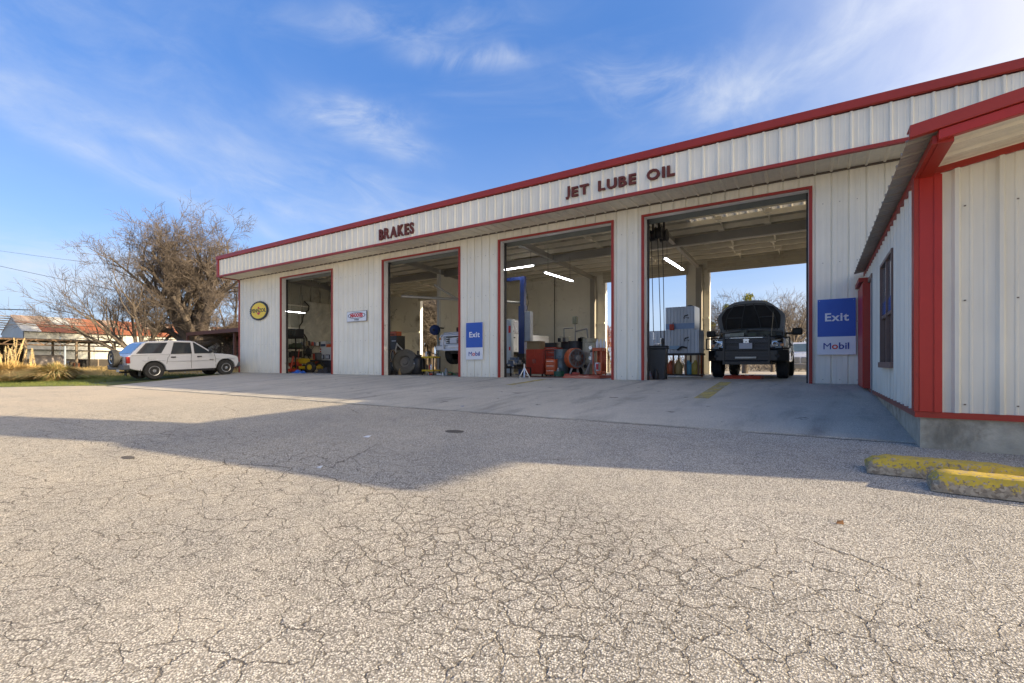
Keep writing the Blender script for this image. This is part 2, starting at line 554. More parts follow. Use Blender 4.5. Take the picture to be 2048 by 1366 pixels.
class MB:
    def __init__(self):
        self.v = []
        self.f = []

    def add(self, vs, fs):
        b = len(self.v)
        self.v += [tuple(p) for p in vs]
        self.f += [tuple(i + b for i in f) for f in fs]
        return self

    def box(self, x0, x1, y0, y1, z0, z1):
        vs = [(x0, y0, z0), (x1, y0, z0), (x1, y1, z0), (x0, y1, z0), (x0, y0, z1), (x1, y0, z1), (x1, y1, z1), (x0, y1, z1)]
        return self.add(vs, [(0, 3, 2, 1), (4, 5, 6, 7), (0, 1, 5, 4), (1, 2, 6, 5), (2, 3, 7, 6), (3, 0, 4, 7)])

    def obox(self, c, u, v, w_):
        """box from centre and three half-axis vectors"""
        c, u, v, w_ = Vector(c), Vector(u), Vector(v), Vector(w_)
        vs = [c + a * u + b * v + d * w_ for d in (-1, 1) for a, b in ((-1, -1), (1, -1), (1, 1), (-1, 1))]
        return self.add(vs, [(0, 3, 2, 1), (4, 5, 6, 7), (0, 1, 5, 4), (1, 2, 6, 5), (2, 3, 7, 6), (3, 0, 4, 7)])

    def tube(self, p, q, r, r2=None, n=8, caps=True):
        p, q = Vector(p), Vector(q)
        r2 = r if r2 is None else r2
        d = (q - p)
        if d.length < 1e-6:
            return self
        d.normalize()
        a = d.orthogonal().normalized()
        b = d.cross(a)
        vs = []
        for c, rr in ((p, r), (q, r2)):
            for i in range(n):
                t = 2 * pi * i / n
                vs.append(c + a * cos(t) * rr + b * sin(t) * rr)
        fs = [(i, (i + 1) % n, n + (i + 1) % n, n + i) for i in range(n)]
        if caps:
            fs += [tuple(range(n - 1, -1, -1)), tuple(range(n, 2 * n))]
        return self.add(vs, fs)

    def path(self, pts, r, n=6):
        for a, b in zip(pts[:-1], pts[1:]):
            self.tube(a, b, r, n=n)
        return self

    def prism(self, poly, a, b, axis='x', taper=None):
        """polygon in the plane across an axis, pulled from a to b; taper(p,q,side)->coordinate"""
        n = len(poly)
        vs = []
        for s, val in ((-1, a), (1, b)):
            for (p, q) in poly:
                t = taper(p, q, s) if taper else val
                vs.append({'x': (t, p, q), 'y': (p, t, q), 'z': (p, q, t)}[axis])
        fs = [tuple(range(n)), tuple(range(2 * n - 1, n - 1, -1))]
        fs += [(i, n + i, n + (i + 1) % n, (i + 1) % n) for i in range(n)]
        return self.add(vs, fs)

    def lathe(self, prof, c=(0, 0, 0), axis='z', n=16, nocap=False):
        """prof: (radius, height) list"""
        c = Vector(c)
        vs = []
        for (r, h) in prof:
            for i in range(n):
                t = 2 * pi * i / n
                a, b = r * cos(t), r * sin(t)
                vs.append(c + Vector({'z': (a, b, h), 'x': (h, a, b), 'y': (a, h, b)}[axis]))
        fs = []
        for k in range(len(prof) - 1):
            for i in range(n):
                j = (i + 1) % n
                fs.append((k * n + i, k * n + j, (k + 1) * n + j, (k + 1) * n + i))
        if tuple(prof[0]) == tuple(prof[-1]) or nocap:
            return self.add(vs, fs)
        if prof[0][0] > 1e-4:
            fs.append(tuple(range(n - 1, -1, -1)))
        if prof[-1][0] > 1e-4:
            fs.append(tuple((len(prof) - 1) * n + i for i in range(n)))
        return self.add(vs, fs)

    def mesh(self, name, smooth=0.0):
        me = bpy.data.meshes.new(name)
        me.from_pydata([tuple(p) for p in self.v], [], self.f)
        import bmesh
        bm = bmesh.new()
        bm.from_mesh(me)
        if smooth:
            bmesh.ops.remove_doubles(bm, verts=bm.verts, dist=1e-5)
        bmesh.ops.recalc_face_normals(bm, faces=bm.faces)
        bm.to_mesh(me)
        bm.free()
        if smooth:
            me.polygons.foreach_set('use_smooth', [True] * len(me.polygons))
            me.set_sharp_from_angle(angle=R(smooth))
        return me

    def build(self, name, m, parent=None, smooth=0.0, bevel=0.0, seg=2, loc=(0, 0, 0), rot=(0, 0, 0)):
        me = self.mesh(name, smooth)
        o = link_mesh(name, me, m, parent, loc, rot)
        if bevel:
            bv = o.modifiers.new('bevel', 'BEVEL')
            bv.width = bevel
            bv.segments = seg
            bv.limit_method = 'ANGLE'
            bv.angle_limit = R(35)
            bv.harden_normals = False
            me.polygons.foreach_set('use_smooth', [True] * len(me.polygons))
            if not smooth:
                me.set_sharp_from_angle(angle=R(35))
        return o


def B(name, m, parent, x0, x1, y0, y1, z0, z1, bevel=0.0, **kw):
    return MB().box(x0, x1, y0, y1, z0, z1).build(name, m, parent, bevel=bevel, **kw)


def segs_mesh(name, P, Q, r0, r1, n=4):
    """many tapered tubes at once"""
    P, Q = np.asarray(P, float), np.asarray(Q, float)
    r0, r1 = np.asarray(r0, float), np.asarray(r1, float)
    d = Q - P
    d /= np.maximum(np.linalg.norm(d, axis=1, keepdims=True), 1e-9)
    ref = np.where(np.abs(d[:, 2:3]) > .9, np.array([[1., 0, 0]]), np.array([[0, 0, 1.]]))
    a = np.cross(d, ref)
    a /= np.linalg.norm(a, axis=1, keepdims=True)
    b = np.cross(d, a)
    t = 2 * pi * np.arange(n) / n
    ring = a[:, None, :] * np.cos(t)[None, :, None] + b[:, None, :] * np.sin(t)[None, :, None]
    V = np.concatenate([P[:, None, :] + ring * r0[:, None, None], Q[:, None, :] + ring * r1[:, None, None]], 1).reshape(-1, 3)
    N = len(P)
    i = np.arange(n)
    q = np.stack([i, (i + 1) % n, n + (i + 1) % n, n + i], 1)
    F = (q[None] + (np.arange(N) * 2 * n)[:, None, None]).reshape(-1, 4)
    me = bpy.data.meshes.new(name)
    me.vertices.add(len(V))
    me.vertices.foreach_set('co', V.ravel())
    me.loops.add(F.size)
    me.loops.foreach_set('vertex_index', F.ravel().astype(np.int32))
    me.polygons.add(len(F))
    me.polygons.foreach_set('loop_start', (np.arange(len(F)) * 4).astype(np.int32))
    me.polygons.foreach_set('use_smooth', np.ones(len(F), bool))
    me.update(calc_edges=True)
    return me


def tri_mesh(name, V, F):
    V = np.asarray(V, float)
    F = np.asarray(F)
    k = F.shape[1]
    me = bpy.data.meshes.new(name)
    me.vertices.add(len(V))
    me.vertices.foreach_set('co', V.ravel())
    me.loops.add(F.size)
    me.loops.foreach_set('vertex_index', F.ravel().astype(np.int32))
    me.polygons.add(len(F))
    me.polygons.foreach_set('loop_start', (np.arange(len(F)) * k).astype(np.int32))
    me.update(calc_edges=True)
    return me


CS, SN = cos(YAW), sin(YAW)


def X_at(px, Y):
    t = (px - 1024) / 946
    return Y * (-SN + t * CS) / (CS + t * SN)


def Z_at(py, X, Y):
    return EYE + (727 - py) * (-X * SN + Y * CS) / 946


def text_mesh(s, size, extrude=.01, bold=0.0, spacing=1.0):
    cu = bpy.data.curves.new('lettering', 'FONT')
    cu.body = s
    cu.size = size
    cu.extrude = extrude
    cu.offset = bold
    cu.space_character = spacing
    cu.align_x = 'CENTER'
    cu.align_y = 'CENTER'
    cu.resolution_u = 3
    o = bpy.data.objects.new('lettering_tmp', cu)
    col.objects.link(o)
    dg = bpy.context.evaluated_depsgraph_get()
    me = bpy.data.meshes.new_from_object(o.evaluated_get(dg))
    bpy.data.objects.remove(o)
    bpy.data.curves.remove(cu)
    return me


# ribbed sheet panels -------------------------------------------------------
PITCH = .3048


def rib_unit(h, narrow=False):
    if narrow:
        return [(0, h), (.010, h), (.018, 0), (.095, 0), (.100, h * .18), (.112, h * .18), (.117, 0), (.188, 0), (.193, h * .18), (.205, h * .18), (.210, 0), (.287, 0), (.295, h)]
    return [(0, h), (.014, h), (.034, 0), (.088, 0), (.094, h * .16), (.110, h * .16), (.116, 0), (.188, 0), (.194, h * .16), (.210, h * .16), (.216, 0), (.270, 0), (.290, h)]


def profile(u0, u1, h, narrow=False):
    unit = rib_unit(h, narrow)
    pts = []
    k = int(math.floor(u0 / PITCH)) - 1
    allp = []
    while k * PITCH < u1 + PITCH:
        allp += [(k * PITCH + u, d) for u, d in unit]
        k += 1

    def at(u):
        for (a, da), (b, db) in zip(allp[:-1], allp[1:]):
            if a <= u <= b:
                return da + (db - da) * ((u - a) / (b - a) if b > a else 0)
        return 0
    pts = [(u0, at(u0))] + [p for p in allp if u0 + 1e-4 < p[0] < u1 - 1e-4] + [(u1, at(u1))]
    return pts


PCACHE = {}


def sheets(name, m, parent, O, U, V, Nn, u0, u1, v0, v1, h=.03, narrow=False, wsheet=.9144, phase=0.0, back=False):
    """cover the rectangle u0..u1, v0..v1 with overlapping ribbed sheets, each its own object.
       v0/v1 may be functions of u (slanted edges)"""
    O, U, V, Nn = Vector(O), Vector(U).normalized(), Vector(V).normalized(), Vector(Nn).normalized()
    k = math.floor((u0 - phase) / wsheet)
    i = 0
    while True:
        a = max(u0, phase + k * wsheet)
        b = min(u1, phase + (k + 1) * wsheet)
        if a >= u1 - 1e-4:
            break
        k += 1
        if b - a < .01:
            continue
        fa = (lambda f, u: f(u) if callable(f) else f)
        key = None if (callable(v0) or callable(v1)) else (name, round(b - a, 3), round((a - phase) % wsheet, 3), round(v0, 3), round(v1, 3), h, narrow, tuple(U), tuple(V), tuple(Nn), m.name)
        lift = .0015 * (i % 2)
        i += 1
        if key in PCACHE and key is not None:
            me = PCACHE[key]
        else:
            pts = profile(a - phase, b - phase, h, narrow)
            vs = []
            for u, d in pts:
                uu = u + phase
                for vv in (fa(v0, uu), fa(v1, uu)):
                    vs.append(tuple(U * (uu - a) + V * vv + Nn * d))
            fs = [(2 * j, 2 * j + 2, 2 * j + 3, 2 * j + 1) for j in range(len(pts) - 1)]
            me = bpy.data.meshes.new(name)
            me.from_pydata(vs, [], fs)
            me.materials.append(m)
            if key is not None:
                PCACHE[key] = me
        o = link_mesh(name, me, None, parent, O + U * a + Nn * lift)

# ================================================================== ground
BREAKS = [-10.0, 0.0, 6.35, 10.0, 12.42, 24.0, 40.0]


def gz(y):
    """lie of the land: rises evenly to the shop, level behind, falls gently beyond"""
    if y <= -10: return -1.24
    if y <= 0: return -1.24 + (y + 10) * .0496
    if y <= 10: return -.744 + .06 * y
    if y <= 24: return -.144
    if y <= 40: return -.144 - (y - 24) * .018
    return -.432


def az_(y):
    """apron: goes on rising to the slab"""
    return -.744 + .06 * y


def sheet(name, poly, off, m, hf=gz, kind='structure', skirt=0.0, grid=None, parent=None):
    import bmesh
    bm = bmesh.new()
    vs = [bm.verts.new((x, y, 0)) for x, y in poly]
    bm.faces.new(vs)
    for b in BREAKS:
        bmesh.ops.bisect_plane(bm, geom=bm.verts[:] + bm.edges[:] + bm.faces[:], plane_co=(0, b, 0), plane_no=(0, 1, 0))
    bmesh.ops.triangulate(bm, faces=bm.faces)
    for v in bm.verts:
        v.co.z = hf(v.co.y) + off
    bmesh.ops.recalc_face_normals(bm, faces=bm.faces)
    for f in bm.faces:
        if f.normal.z < 0:
            f.normal_flip()
    if skirt:
        be = [e for e in bm.edges if e.is_boundary]
        r = bmesh.ops.extrude_edge_only(bm, edges=be)
        for g in r['geom']:
            if isinstance(g, bmesh.types.BMVert):
                g.co.z -= skirt
    me = bpy.data.meshes.new(name)
    bm.to_mesh(me)
    bm.free()
    o = link_mesh(name, me, m, parent)
    if kind:
        o['kind'] = kind
    return o


DIRT = mat('dry_field_soil', (.25, .20, .13), .95, var=.2, vs=.5, dirt=((.13, .14, .05), .5, .25), space='w')
TURF = mat('short_winter_turf', (.10, .125, .030), .95, var=.35, vs=.9, dirt=((.24, .19, .09), .35, 1.6), space='w')
GRAV = mat('pale_gravel', (.44, .40, .33), .9, var=.15, vs=2, bump=.6, bs=30, space='w')

sheet('ground', [(-900, -300), (900, -300), (900, 1500), (-900, 1500)], -.02, DIRT)
# lot edge with a ragged line against the grass
edge = []
for i in range(41):
    f = i / 40
    x = -70 + f * (48.2)
    y = -11.2 + (x + 70) * (6.45 + 11.2) / 48.2
    y += .22 * sin(x * 1.7) * (1 - f) + .10 * sin(x * 4.3) + .07 * random.uniform(-1, 1)
    edge.append((x, y))
sheet('parking_lot', edge + [(-21.6, 6.36), (60, 6.36), (60, -80), (-70, -80)], -.008, ASPH)
sheet('apron', [(-21.35, 6.33), (.84, 6.33), (14, 6.33), (14, 12.47), (-24.4, 12.47)], .004, CONC, az_, skirt=.05)
sheet('grass_verge', [(x, y - .12) for x, y in edge] + [(-21.9, 6.6), (-24.0, 11.0), (-24.4, 12.6), (-24.4, 40), (-140, 120), (-140, -30)], -.012, TURF)
# concrete walk behind the white car
sheet('footpath', [(-46, 13.4), (-46, 15.4), (-26, 15.4), (-26, 13.4)], .004, mat('pale_path', (.42, .39, .34), .9, var=.12, vs=1.5, space='w'))
sheet('rear_yard', [(-26, 22.6), (-26, 60), (20, 60), (20, 22.6)], -.006, GRAV)

# worn yellow lines painted on the apron
def stripe(px0, py0, px1, py1, wd, label):
    pts = []
    for px, py in ((px0, py0), (px1, py1)):
        t = (px - 1024) / 946
        b = CS + t * SN
        d = (.744 + EYE - .004) / ((py - 727) / 946 + .06 * b)
        pts.append(((-SN + t * CS) * d, b * d))
    (xa, ya), (xb, yb) = pts
    L = hypot(xb - xa, yb - ya)
    nx, ny = -(yb - ya) / L * wd / 2, (xb - xa) / L * wd / 2
    o = sheet('painted_line', [(xa + nx, ya + ny), (xb + nx, yb + ny), (xb - nx, yb - ny), (xa - nx, ya - ny)], .009, paint_mat.m, az_, kind=None)
    return setp(o, label, 'painted line')


paint_mat.m = paint_mat()
stripe(1402, 797, 1452, 764, .26, 'worn yellow line on the apron in front of the black pickup')
stripe(1018, 770, 1088, 759, .24, 'faded faint yellow line on the apron before the third bay')

# ================================================================== shop
YW, YF, YB = 12.42, 11.41, 22.0      # wall, fascia and back wall planes
XL, XR = -24.2, 12.0
shop = thing('repair_shop', 'long cream metal repair shop with red trim and four open service bays', 'building', (0, 0, 0))
B('floor_slab', SLABM, shop, XL, XR, YW - .02, YB + .35, -.30, .0)
BAYS = [(-20.60, -16.94), (-13.85, -10.17), (-8.49, -4.77), (-3.87, -.17)]
HD = 4.33
# --- front wall sheets (reversed: narrow grooves)
UX, UZ, NY = (1, 0, 0), (0, 0, 1), (0, -1, 0)
spans = []
cur = XL + .02
for a, b in BAYS:
    spans.append((cur, a - .06, 0.012, 4.60))
    spans.append((a - .06, b + .06, HD + .055, 4.60))
    cur = b + .06
spans.append((cur, XR, 0.012, 4.60))
for a, b, z0, z1 in spans:
    sheets('siding_panel', WALL, shop, (0, YW, 0), UX, UZ, NY, a, b, z0, z1, h=-.024, narrow=True, phase=-.06)
# screw heads in rows along the sheets, too small to pick apart
sm_ = MB()
for k in range(-79, 3):
    xk = k * PITCH + .09
    if any(a - .05 < xk < b + .05 for a, b in BAYS):
        continue
    for zk in (.10, 1.35, 2.65, 3.95):
        sm_.box(xk - .007, xk + .007, YW - .008, YW + .002, zk - .007, zk + .007)
sw = sm_.build('screw_heads', mat('screw_dark', (.16, .13, .10), .5), shop)
sw['kind'] = 'stuff'
# solid backing just behind the sheets (thickness, and the inside liner)
cur = XL
for a, b in BAYS + [(XR, XR)]:
    B('wall_liner', WALLI, shop, cur + .01, a - .02, YW + .03, YW + .20, 0, 5.3)
    if a < XR:
        B('wall_liner', WALLI, shop, a - .02, b + .02, YW + .03, YW + .20, HD + .02, 5.3)
    cur = b + .02
# --- door trims and jambs
JAMB = mat('white_jamb', (.66, .655, .62), .45, var=.06, vs=1.5, dirt=((.3, .25, .18), .15, 4), space='w')
for a, b in BAYS:
    B('door_trim', RED, shop, a - .065, a, YW - .035, YW + .03, 0, HD + .055)
    B('door_trim', RED, shop, b, b + .065, YW - .035, YW + .03, 0, HD + .055)
    B('door_trim', RED, shop, a, b, YW - .0345, YW + .03, HD, HD + .055)
    B('door_jamb', JAMB, shop, a - .003, a + .012, YW + .03, YW + .22, 0, HD)
    B('door_jamb', JAMB, shop, b - .012, b + .003, YW + .03, YW + .22, 0, HD)
    B('door_head', JAMB, shop, a + .012, b - .012, YW + .031, YW + .22, HD - .012, HD)
# --- corner trims, fascia, cap and soffit
B('corner_trim', RED, shop, XL - .04, XL + .02, YW - .04, YW + .18, 0, 4.60)
sheets('fascia_panel', WALL, shop, (0, YF, 0), UX, UZ, NY, XL + .12, XR, 4.655, 5.39, h=.032, phase=-.06)
B('fascia_backing', REDD, shop, XL + .02, XR, YF + .012, YF + .06, 4.63, 5.50)
MB().prism([(YF - .075, 5.425), (YF - .075, 5.585), (YF - .03, 5.60), (YF + .6, 5.60), (YF + .6, 5.57), (YF - .045, 5.57), (YF - .045, 5.44), (YF - .02, 5.41), (YF - .05, 5.41)], XL - .07, -5.05, 'x').build('roof_cap', RED, shop)
MB().prism([(YF - .079, 5.425), (YF - .079, 5.587), (YF - .03, 5.603), (YF + .6, 5.603), (YF + .6, 5.57), (YF - .045, 5.57), (YF - .045, 5.44), (YF - .02, 5.41), (YF - .05, 5.41)], -5.06, 4.6, 'x').build('roof_cap', RED, shop)
MB().prism([(YF - .075, 5.425), (YF - .075, 5.585), (YF - .03, 5.60), (YF + .6, 5.60), (YF + .6, 5.57), (YF - .045, 5.57), (YF - .045, 5.44), (YF - .02, 5.41), (YF - .05, 5.41)], 4.59, XR, 'x').build('roof_cap', RED, shop)
B('fascia_bottom_trim', RED, shop, XL - .02, XR, YF - .045, YF + .05, 4.585, 4.655)
B('fascia_corner_trim', RED, shop, XL - .05, XL + .12, YF - .05, YF + .012, 4.60, 5.41)
B('fascia_end', RED, shop, XL - .05, XL - .01, YF + .012, YW + .02, 4.585, 5.55)
sheets('soffit_panel', SOFF, shop, (0, YF + .05, 4.645), UX, (0, 1, 0), (0, 0, -1), XL, XR, 0, YW - YF - .05, h=.03, phase=-.06)
B('soffit_gap_strip', mat('soffit_gap', (.12, .10, .08), .8), shop, XL + .02, XR, YW - .03, YW + .01, 4.60, 4.64)  # dark colour stands in for the shade in the gap above the wall
# --- roof: deck in sheets, purlins, girder, rafters
RZ = lambda y: 5.42 - .045 * (y - YW)
sl = -.045
# translucent skylight strips replace some of the sheets near the front
SKY = bpy.data.materials.new('translucent_skylight')
SKY.use_nodes = True
_t = NT(SKY.node_tree)
_tr = _t.n('ShaderNodeBsdfTranslucent'); _tr.inputs[0].default_value = (.34, .31, .24, 1)
_df = _t.n('ShaderNodeBsdfDiffuse'); _df.inputs[0].default_value = (.7, .66, .55, 1)
_ms = _t.n('ShaderNodeMixShader'); _ms.inputs[0].default_value = .5
_t.nt.links.new(_tr.outputs[0], _ms.inputs[1]); _t.nt.links.new(_df.outputs[0], _ms.inputs[2])
_t.nt.links.new(_ms.outputs[0], _t.n('ShaderNodeOutputMaterial').inputs[0])
lights_x = [(-12.9, -12.0), (-5.9, -5.0), (-3.6, -.3)]
vs0 = YF + .55
cur = XL
skyY0, skyY1 = 15.75, 16.85
for a, b in lights_x + [(XR, XR)]:
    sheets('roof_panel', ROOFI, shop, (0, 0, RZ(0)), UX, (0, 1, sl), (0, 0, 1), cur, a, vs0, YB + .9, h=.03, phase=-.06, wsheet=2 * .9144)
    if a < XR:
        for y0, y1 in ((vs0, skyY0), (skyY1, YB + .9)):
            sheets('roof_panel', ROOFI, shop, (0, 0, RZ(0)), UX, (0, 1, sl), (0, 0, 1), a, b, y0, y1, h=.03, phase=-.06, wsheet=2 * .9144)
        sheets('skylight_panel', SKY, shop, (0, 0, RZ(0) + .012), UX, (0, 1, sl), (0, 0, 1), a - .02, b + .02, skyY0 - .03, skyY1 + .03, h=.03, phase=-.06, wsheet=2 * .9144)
    cur = b
pz = MB().box(XL + .1, .7, -.03, .03, -.155, -.13).box(XL + .1, .7, -.03, -.012, -.13, -.002).mesh('purlin')
for i in range(13):
    y = 12.95 + i * .75
    link_mesh('purlin', pz, PURL, shop, (0, y, RZ(y) - .004))
    pz.materials.clear() if False else None
B('girder', mat('girder_grey', (.25, .24, .215), .55, var=.1, vs=1, space='w'), shop, XL + .1, .7, 17.55, 17.75, RZ(17.6) - .50, RZ(17.6) - .20)
FRX = [-24.02, -15.30, -9.32, -4.36, .62]
RAFT = mat('frame_paint', (.33, .31, .27), .5, var=.1, vs=1, space='w')
for x in FRX:
    m = MB()
    m.prism([(YW + .25, RZ(YW + .25) - .21), (YB - .3, RZ(YB) - .21), (YB - .3, RZ(YB) - .40), (YW + .25, RZ(YW) - .50)], x - .012, x + .012, 'x')
    m.prism([(YW + .25, RZ(YW + .25) - .48), (YB - .3, RZ(YB) - .38), (YB - .3, RZ(YB) - .40), (YW + .25, RZ(YW) - .50)], x - .07, x + .07, 'x')
    m.build('rafter', RAFT, shop)
    B('column', RAFT, shop, x - .10, x + .10, YW + .22, YW + .46, 0, 4.95)
    B('column', RAFT, shop, x - .12, x + .12, YB - .32, YB - .06, 0, 4.75)
# staggered bridging rods between purlins
brm = MB()
for i in range(8):
    y0 = 12.95 + i * 1.12
    s = .05 if i % 2 else -.05
    z0, z1 = RZ(y0) - .19, RZ(y0 + 1.12) - .03
    brm.tube((s, y0, z0 + .04), (s, y0 + 1.12, z1 - .05), .026, n=5).tube((s, y0, z0 + .16), (s, y0 + 1.12, z1 - .13), .02, n=5)
    brm.box(s - .06, s + .12, y0 - .07, y0 + .07, z0 - .02, z0 + .10)
brme = brm.mesh('bridging')
for x in (-22.6, -18.8, -12.9, -11.4, -7.2, -5.9, -2.75, -1.35):
    link_mesh('bridging', brme, PURL, shop, (x, 0, 0))
# --- rear wall: sheets outside, liner inside, openings opposite the bays
RB = [(-21.15, -17.4), (-8.78, -4.93), (-3.98, -.10)]
cur = XL
for a, b in RB + [(XR, XR)]:
    if a - cur > .05:
        k = cur
        while k < a - .01:        # liner boards one by one
            e = min(a, k + 2.44)
            B('liner_board', WALLI, shop, k + .006, e - .006, YB - .012 - .004 * random.random(), YB, 0, 2.42)
            B('liner_board', WALLI, shop, k + .006, e - .006, YB - .012 - .004 * random.random(), YB, 2.44, RZ(YB) - .02)
            k = e
        B('wall_girt', WALLI, shop, cur, a, YB - .12, YB - .02, 2.40, 2.47)
    B('rear_wall_panel', WALL, shop, cur, a, YB + .005, YB + .12, -.1, RZ(YB) - .02)
    if a < XR:
        B('rear_wall_panel', WALL, shop, a, b, YB + .006, YB + .12, HD + .10, RZ(YB) - .02)
        B('rear_door_trim', REDB, shop, a - .10, a, YB + .12, YB + .20, 0, HD + .2)
        B('rear_door_jamb', JAMB, shop, a, a + .02, YB - .03, YB + .20, 0, HD + .10)
        B('rear_door_jamb', JAMB, shop, b - .02, b, YB - .03, YB + .20, 0, HD + .10)
    cur = b
# rear header liners made of horizontal sections (raised sectional doors)
DOORS = mat('raised_door_section', (.50, .46, .36), .55, var=.08, vs=1, dirt=((.25, .2, .14), .25, 1.5), space='w')
for a, b in RB:
    for k in range(3):
        B('raised_door_section', DOORS, shop, a - .05, b + .05, YB - .14 - .03 * k, YB - .10 - .03 * k, HD + .06 + .17 * k, HD + .22 + .17 * k)
# left end wall
sheets('end_wall_panel', WALL, shop, (XL, 0, 0), (0, 1, 0), UZ, (-1, 0, 0), YW + .18, YB + .1, 0.0, lambda u: RZ(u) + .01, h=.03)
k = YW + .2
while k < YB - .05:
    e = min(YB - .02, k + .61)
    B('liner_board', mat('bare_sheet_inside', (.40, .38, .30), .6, var=.15, vs=2, dirt=((.2, .17, .12), .3, 2), space='w'), shop, XL + .05, XL + .065 + .02 * random.random(), k + .03, e - .03, 0, RZ(e) - .01)
    k = e
for z in (1.15, 2.35, 3.6):
    B('wall_girt', PURL, shop, XL + .065, XL + .16, YW + .2, YB - .05, z, z + .07)
B('end_wall_right', WALLI, shop, .66, .72, YW + .2, YB, 0, 5.1)
# partition between the second and third bays
for k in range(6):
    y0 = 17.30 + k * .81
    B('partition_board', WALLI, shop, -15.36, -15.30 - .004 * (k % 2), y0 + .006, min(y0 + .80, YB - .03), 0, RZ(y0) - .25)
B('partition_post', JAMB, shop, -15.42, -15.28, 17.17, 17.30, 0, RZ(17) - .25)
# torn insulation hanging on the end wall of the first bay
INS = mat('torn_insulation_backing', (.46, .44, .36), .5, var=.25, vs=3, bump=.8, bs=6, space='w')
INSD = mat('torn_insulation_edge', (.07, .06, .045), .9)
for (y0, z0, wdt, hgt) in ((15.75, .9, 2.9, 3.0),):
    nn, mm = 16, 14
    vs = []
    for j in range(mm):
        for i in range(nn):
            u, v = i / (nn - 1), j / (mm - 1)
            lf = (.25 * sin(v * 9) + .12 * sin(v * 23)) * (1 - u) * 1.0
            vs.append((XL + .20 + .10 * random.random() + .05 * sin(7 * v + 5 * u), y0 + u * wdt + lf, z0 + v * hgt))
    fs = [(j * nn + i, j * nn + i + 1, (j + 1) * nn + i + 1, (j + 1) * nn + i) for j in range(mm - 1) for i in range(nn - 1)]
    MB().add(vs, fs).build('torn_insulation', INS, shop)
    ed = [Vector(vs[j * nn]) + Vector((.03, 0, 0)) for j in range(mm)]
    MB().path(ed, .035, 5).build('insulation_edge', INSD, shop)
# pipe runs in the bays
PIPE = mat('air_pipe', (.40, .38, .33), .4, .5, var=.1)
MB().tube((XL + .2, 13.2, 1.35), (XL + .2, 20.5, 1.35), .035).build('air_pipe', PIPE, shop)
MB().tube((-13.8, 13.3, 3.1), (-10.2, 16.6, 2.95), .055).tube((-12.2, 14.78, 3.05), (-12.9, 14.2, 3.6), .045).build('air_pipe', PIPE, shop)
# door tracks behind each opening and the coiled curtain behind each head
COIL = mat('rolled_door_curtain', (.20, .215, .19), .5, .3, var=.12, vs=2, space='w')
for a, b in BAYS:
    m = MB()
    for k in range(14):
        t0, t1 = 2 * pi * k / 14, 2 * pi * (k + 1) / 14
        rr = .19 + (.012 if k % 2 else 0)
        m.tube((a - .05, YW + .47 + rr * cos(t0), HD + .17 + rr * sin(t0)), (b + .05, YW + .47 + rr * cos(t0), HD + .17 + rr * sin(t0)), .045, n=5)
    m.build('rolled_door', COIL, shop)
    for x in (a + .035, b - .035):
        B('door_track', DARK, shop, x - .02, x + .02, YW + .225, YW + .30, 0, HD)


def rebase(o, loc):
    loc = Vector(loc)
    o.location = loc
    for c in col.objects:
        if c.parent == o:
            c.location = c.location - loc


# ================================================================== annex
AX, AY, AR = .84, 6.12, 6.65
zr = lambda x: 2.35 + .165 * (x - .69) if x <= 3.9 else 2.35 + .165 * (3.9 - .69) - .165 * (x - 3.9)
annex = thing('shop_office_annex', 'low office annex with pale ribbed siding, wide red corner trim and grey concrete base', 'building')
# foundation
MB().prism([(AX + .01, AY + .012), (AR, AY + .012), (AR, 12.3), (AX + .01, 12.3)], -.62, -.075, 'z').build('foundation', FOUND, annex)
B('base_trim', RED, annex, AX - .035, AR, AY - .022, AY + .02, -.08, -.022)
B('base_trim', mat('rusty_base_trim', (.24, .08, .055), .6, var=.2, vs=3, space='w'), annex, AX - .035, AX + .02, AY + .02, 12.30, -.079, -.022)
# front sheets with a sloped top edge
sheets('siding_panel', ANNEX, annex, (0, AY, 0), UX, UZ, NY, AX + .155, AR - .1, -.022, lambda u: zr(u) - .105, h=.034, phase=1.113)
# west wall sheets round the window and the door
WY0, WY1, WZ0, WZ1 = 7.77, 9.13, .46, 1.94
DY0, DY1 = 10.5, 11.14
for y0, y1, z0, z1 in ((AY + .03, WY0, -.022, 2.29), (WY0, WY1, -.022, WZ0), (WY0, WY1, WZ1, 2.29), (WY1, DY0, -.022, 2.29), (DY0, DY1, 2.02, 2.29), (DY1, 12.40, -.022, 2.29)):
    sheets('siding_panel', ANNEX, annex, (AX, 0, 0), (0, 1, 0), UZ, (-1, 0, 0), y0, y1, z0, z1, h=.030, phase=6.2)
B('wall_core', WALLI, annex, AX + .003, AX + .10, AY + .04, WY0, -.05, 2.30)
B('wall_core', WALLI, annex, AX + .003, AX + .10, WY1, DY0, -.05, 2.30)
B('wall_core', WALLI, annex, AX + .003, AX + .10, WY0, WY1, -.05, WZ0)
B('wall_core', WALLI, annex, AX + .003, AX + .10, WY0, WY1, WZ1, 2.30)
MB().prism([(AX + .02, -.05), (AR - .02, -.05), (AR - .02, 2.2), (3.9, 2.72), (AX + .02, 2.2)], AY + .01, AY + .10, 'y').build('wall_core', WALLI, annex)
B('end_wall', ANNEX, annex, AR - .05, AR, AY + .02, 12.35, -.6, 2.30)
sm_ = MB()
for k in range(20):
    xk = 1.113 + k * PITCH + .06 + .05 * (k % 2)
    if xk > AR - .2: break
    for zk in (.06, 1.05, 1.95):
        sm_.box(xk - .008, xk + .008, AY - .010, AY + .002, zk - .006, zk + .006)
sw = sm_.build('screw_heads', mat('screw_dark', (.16, .13, .10), .5), annex)
sw['kind'] = 'stuff'
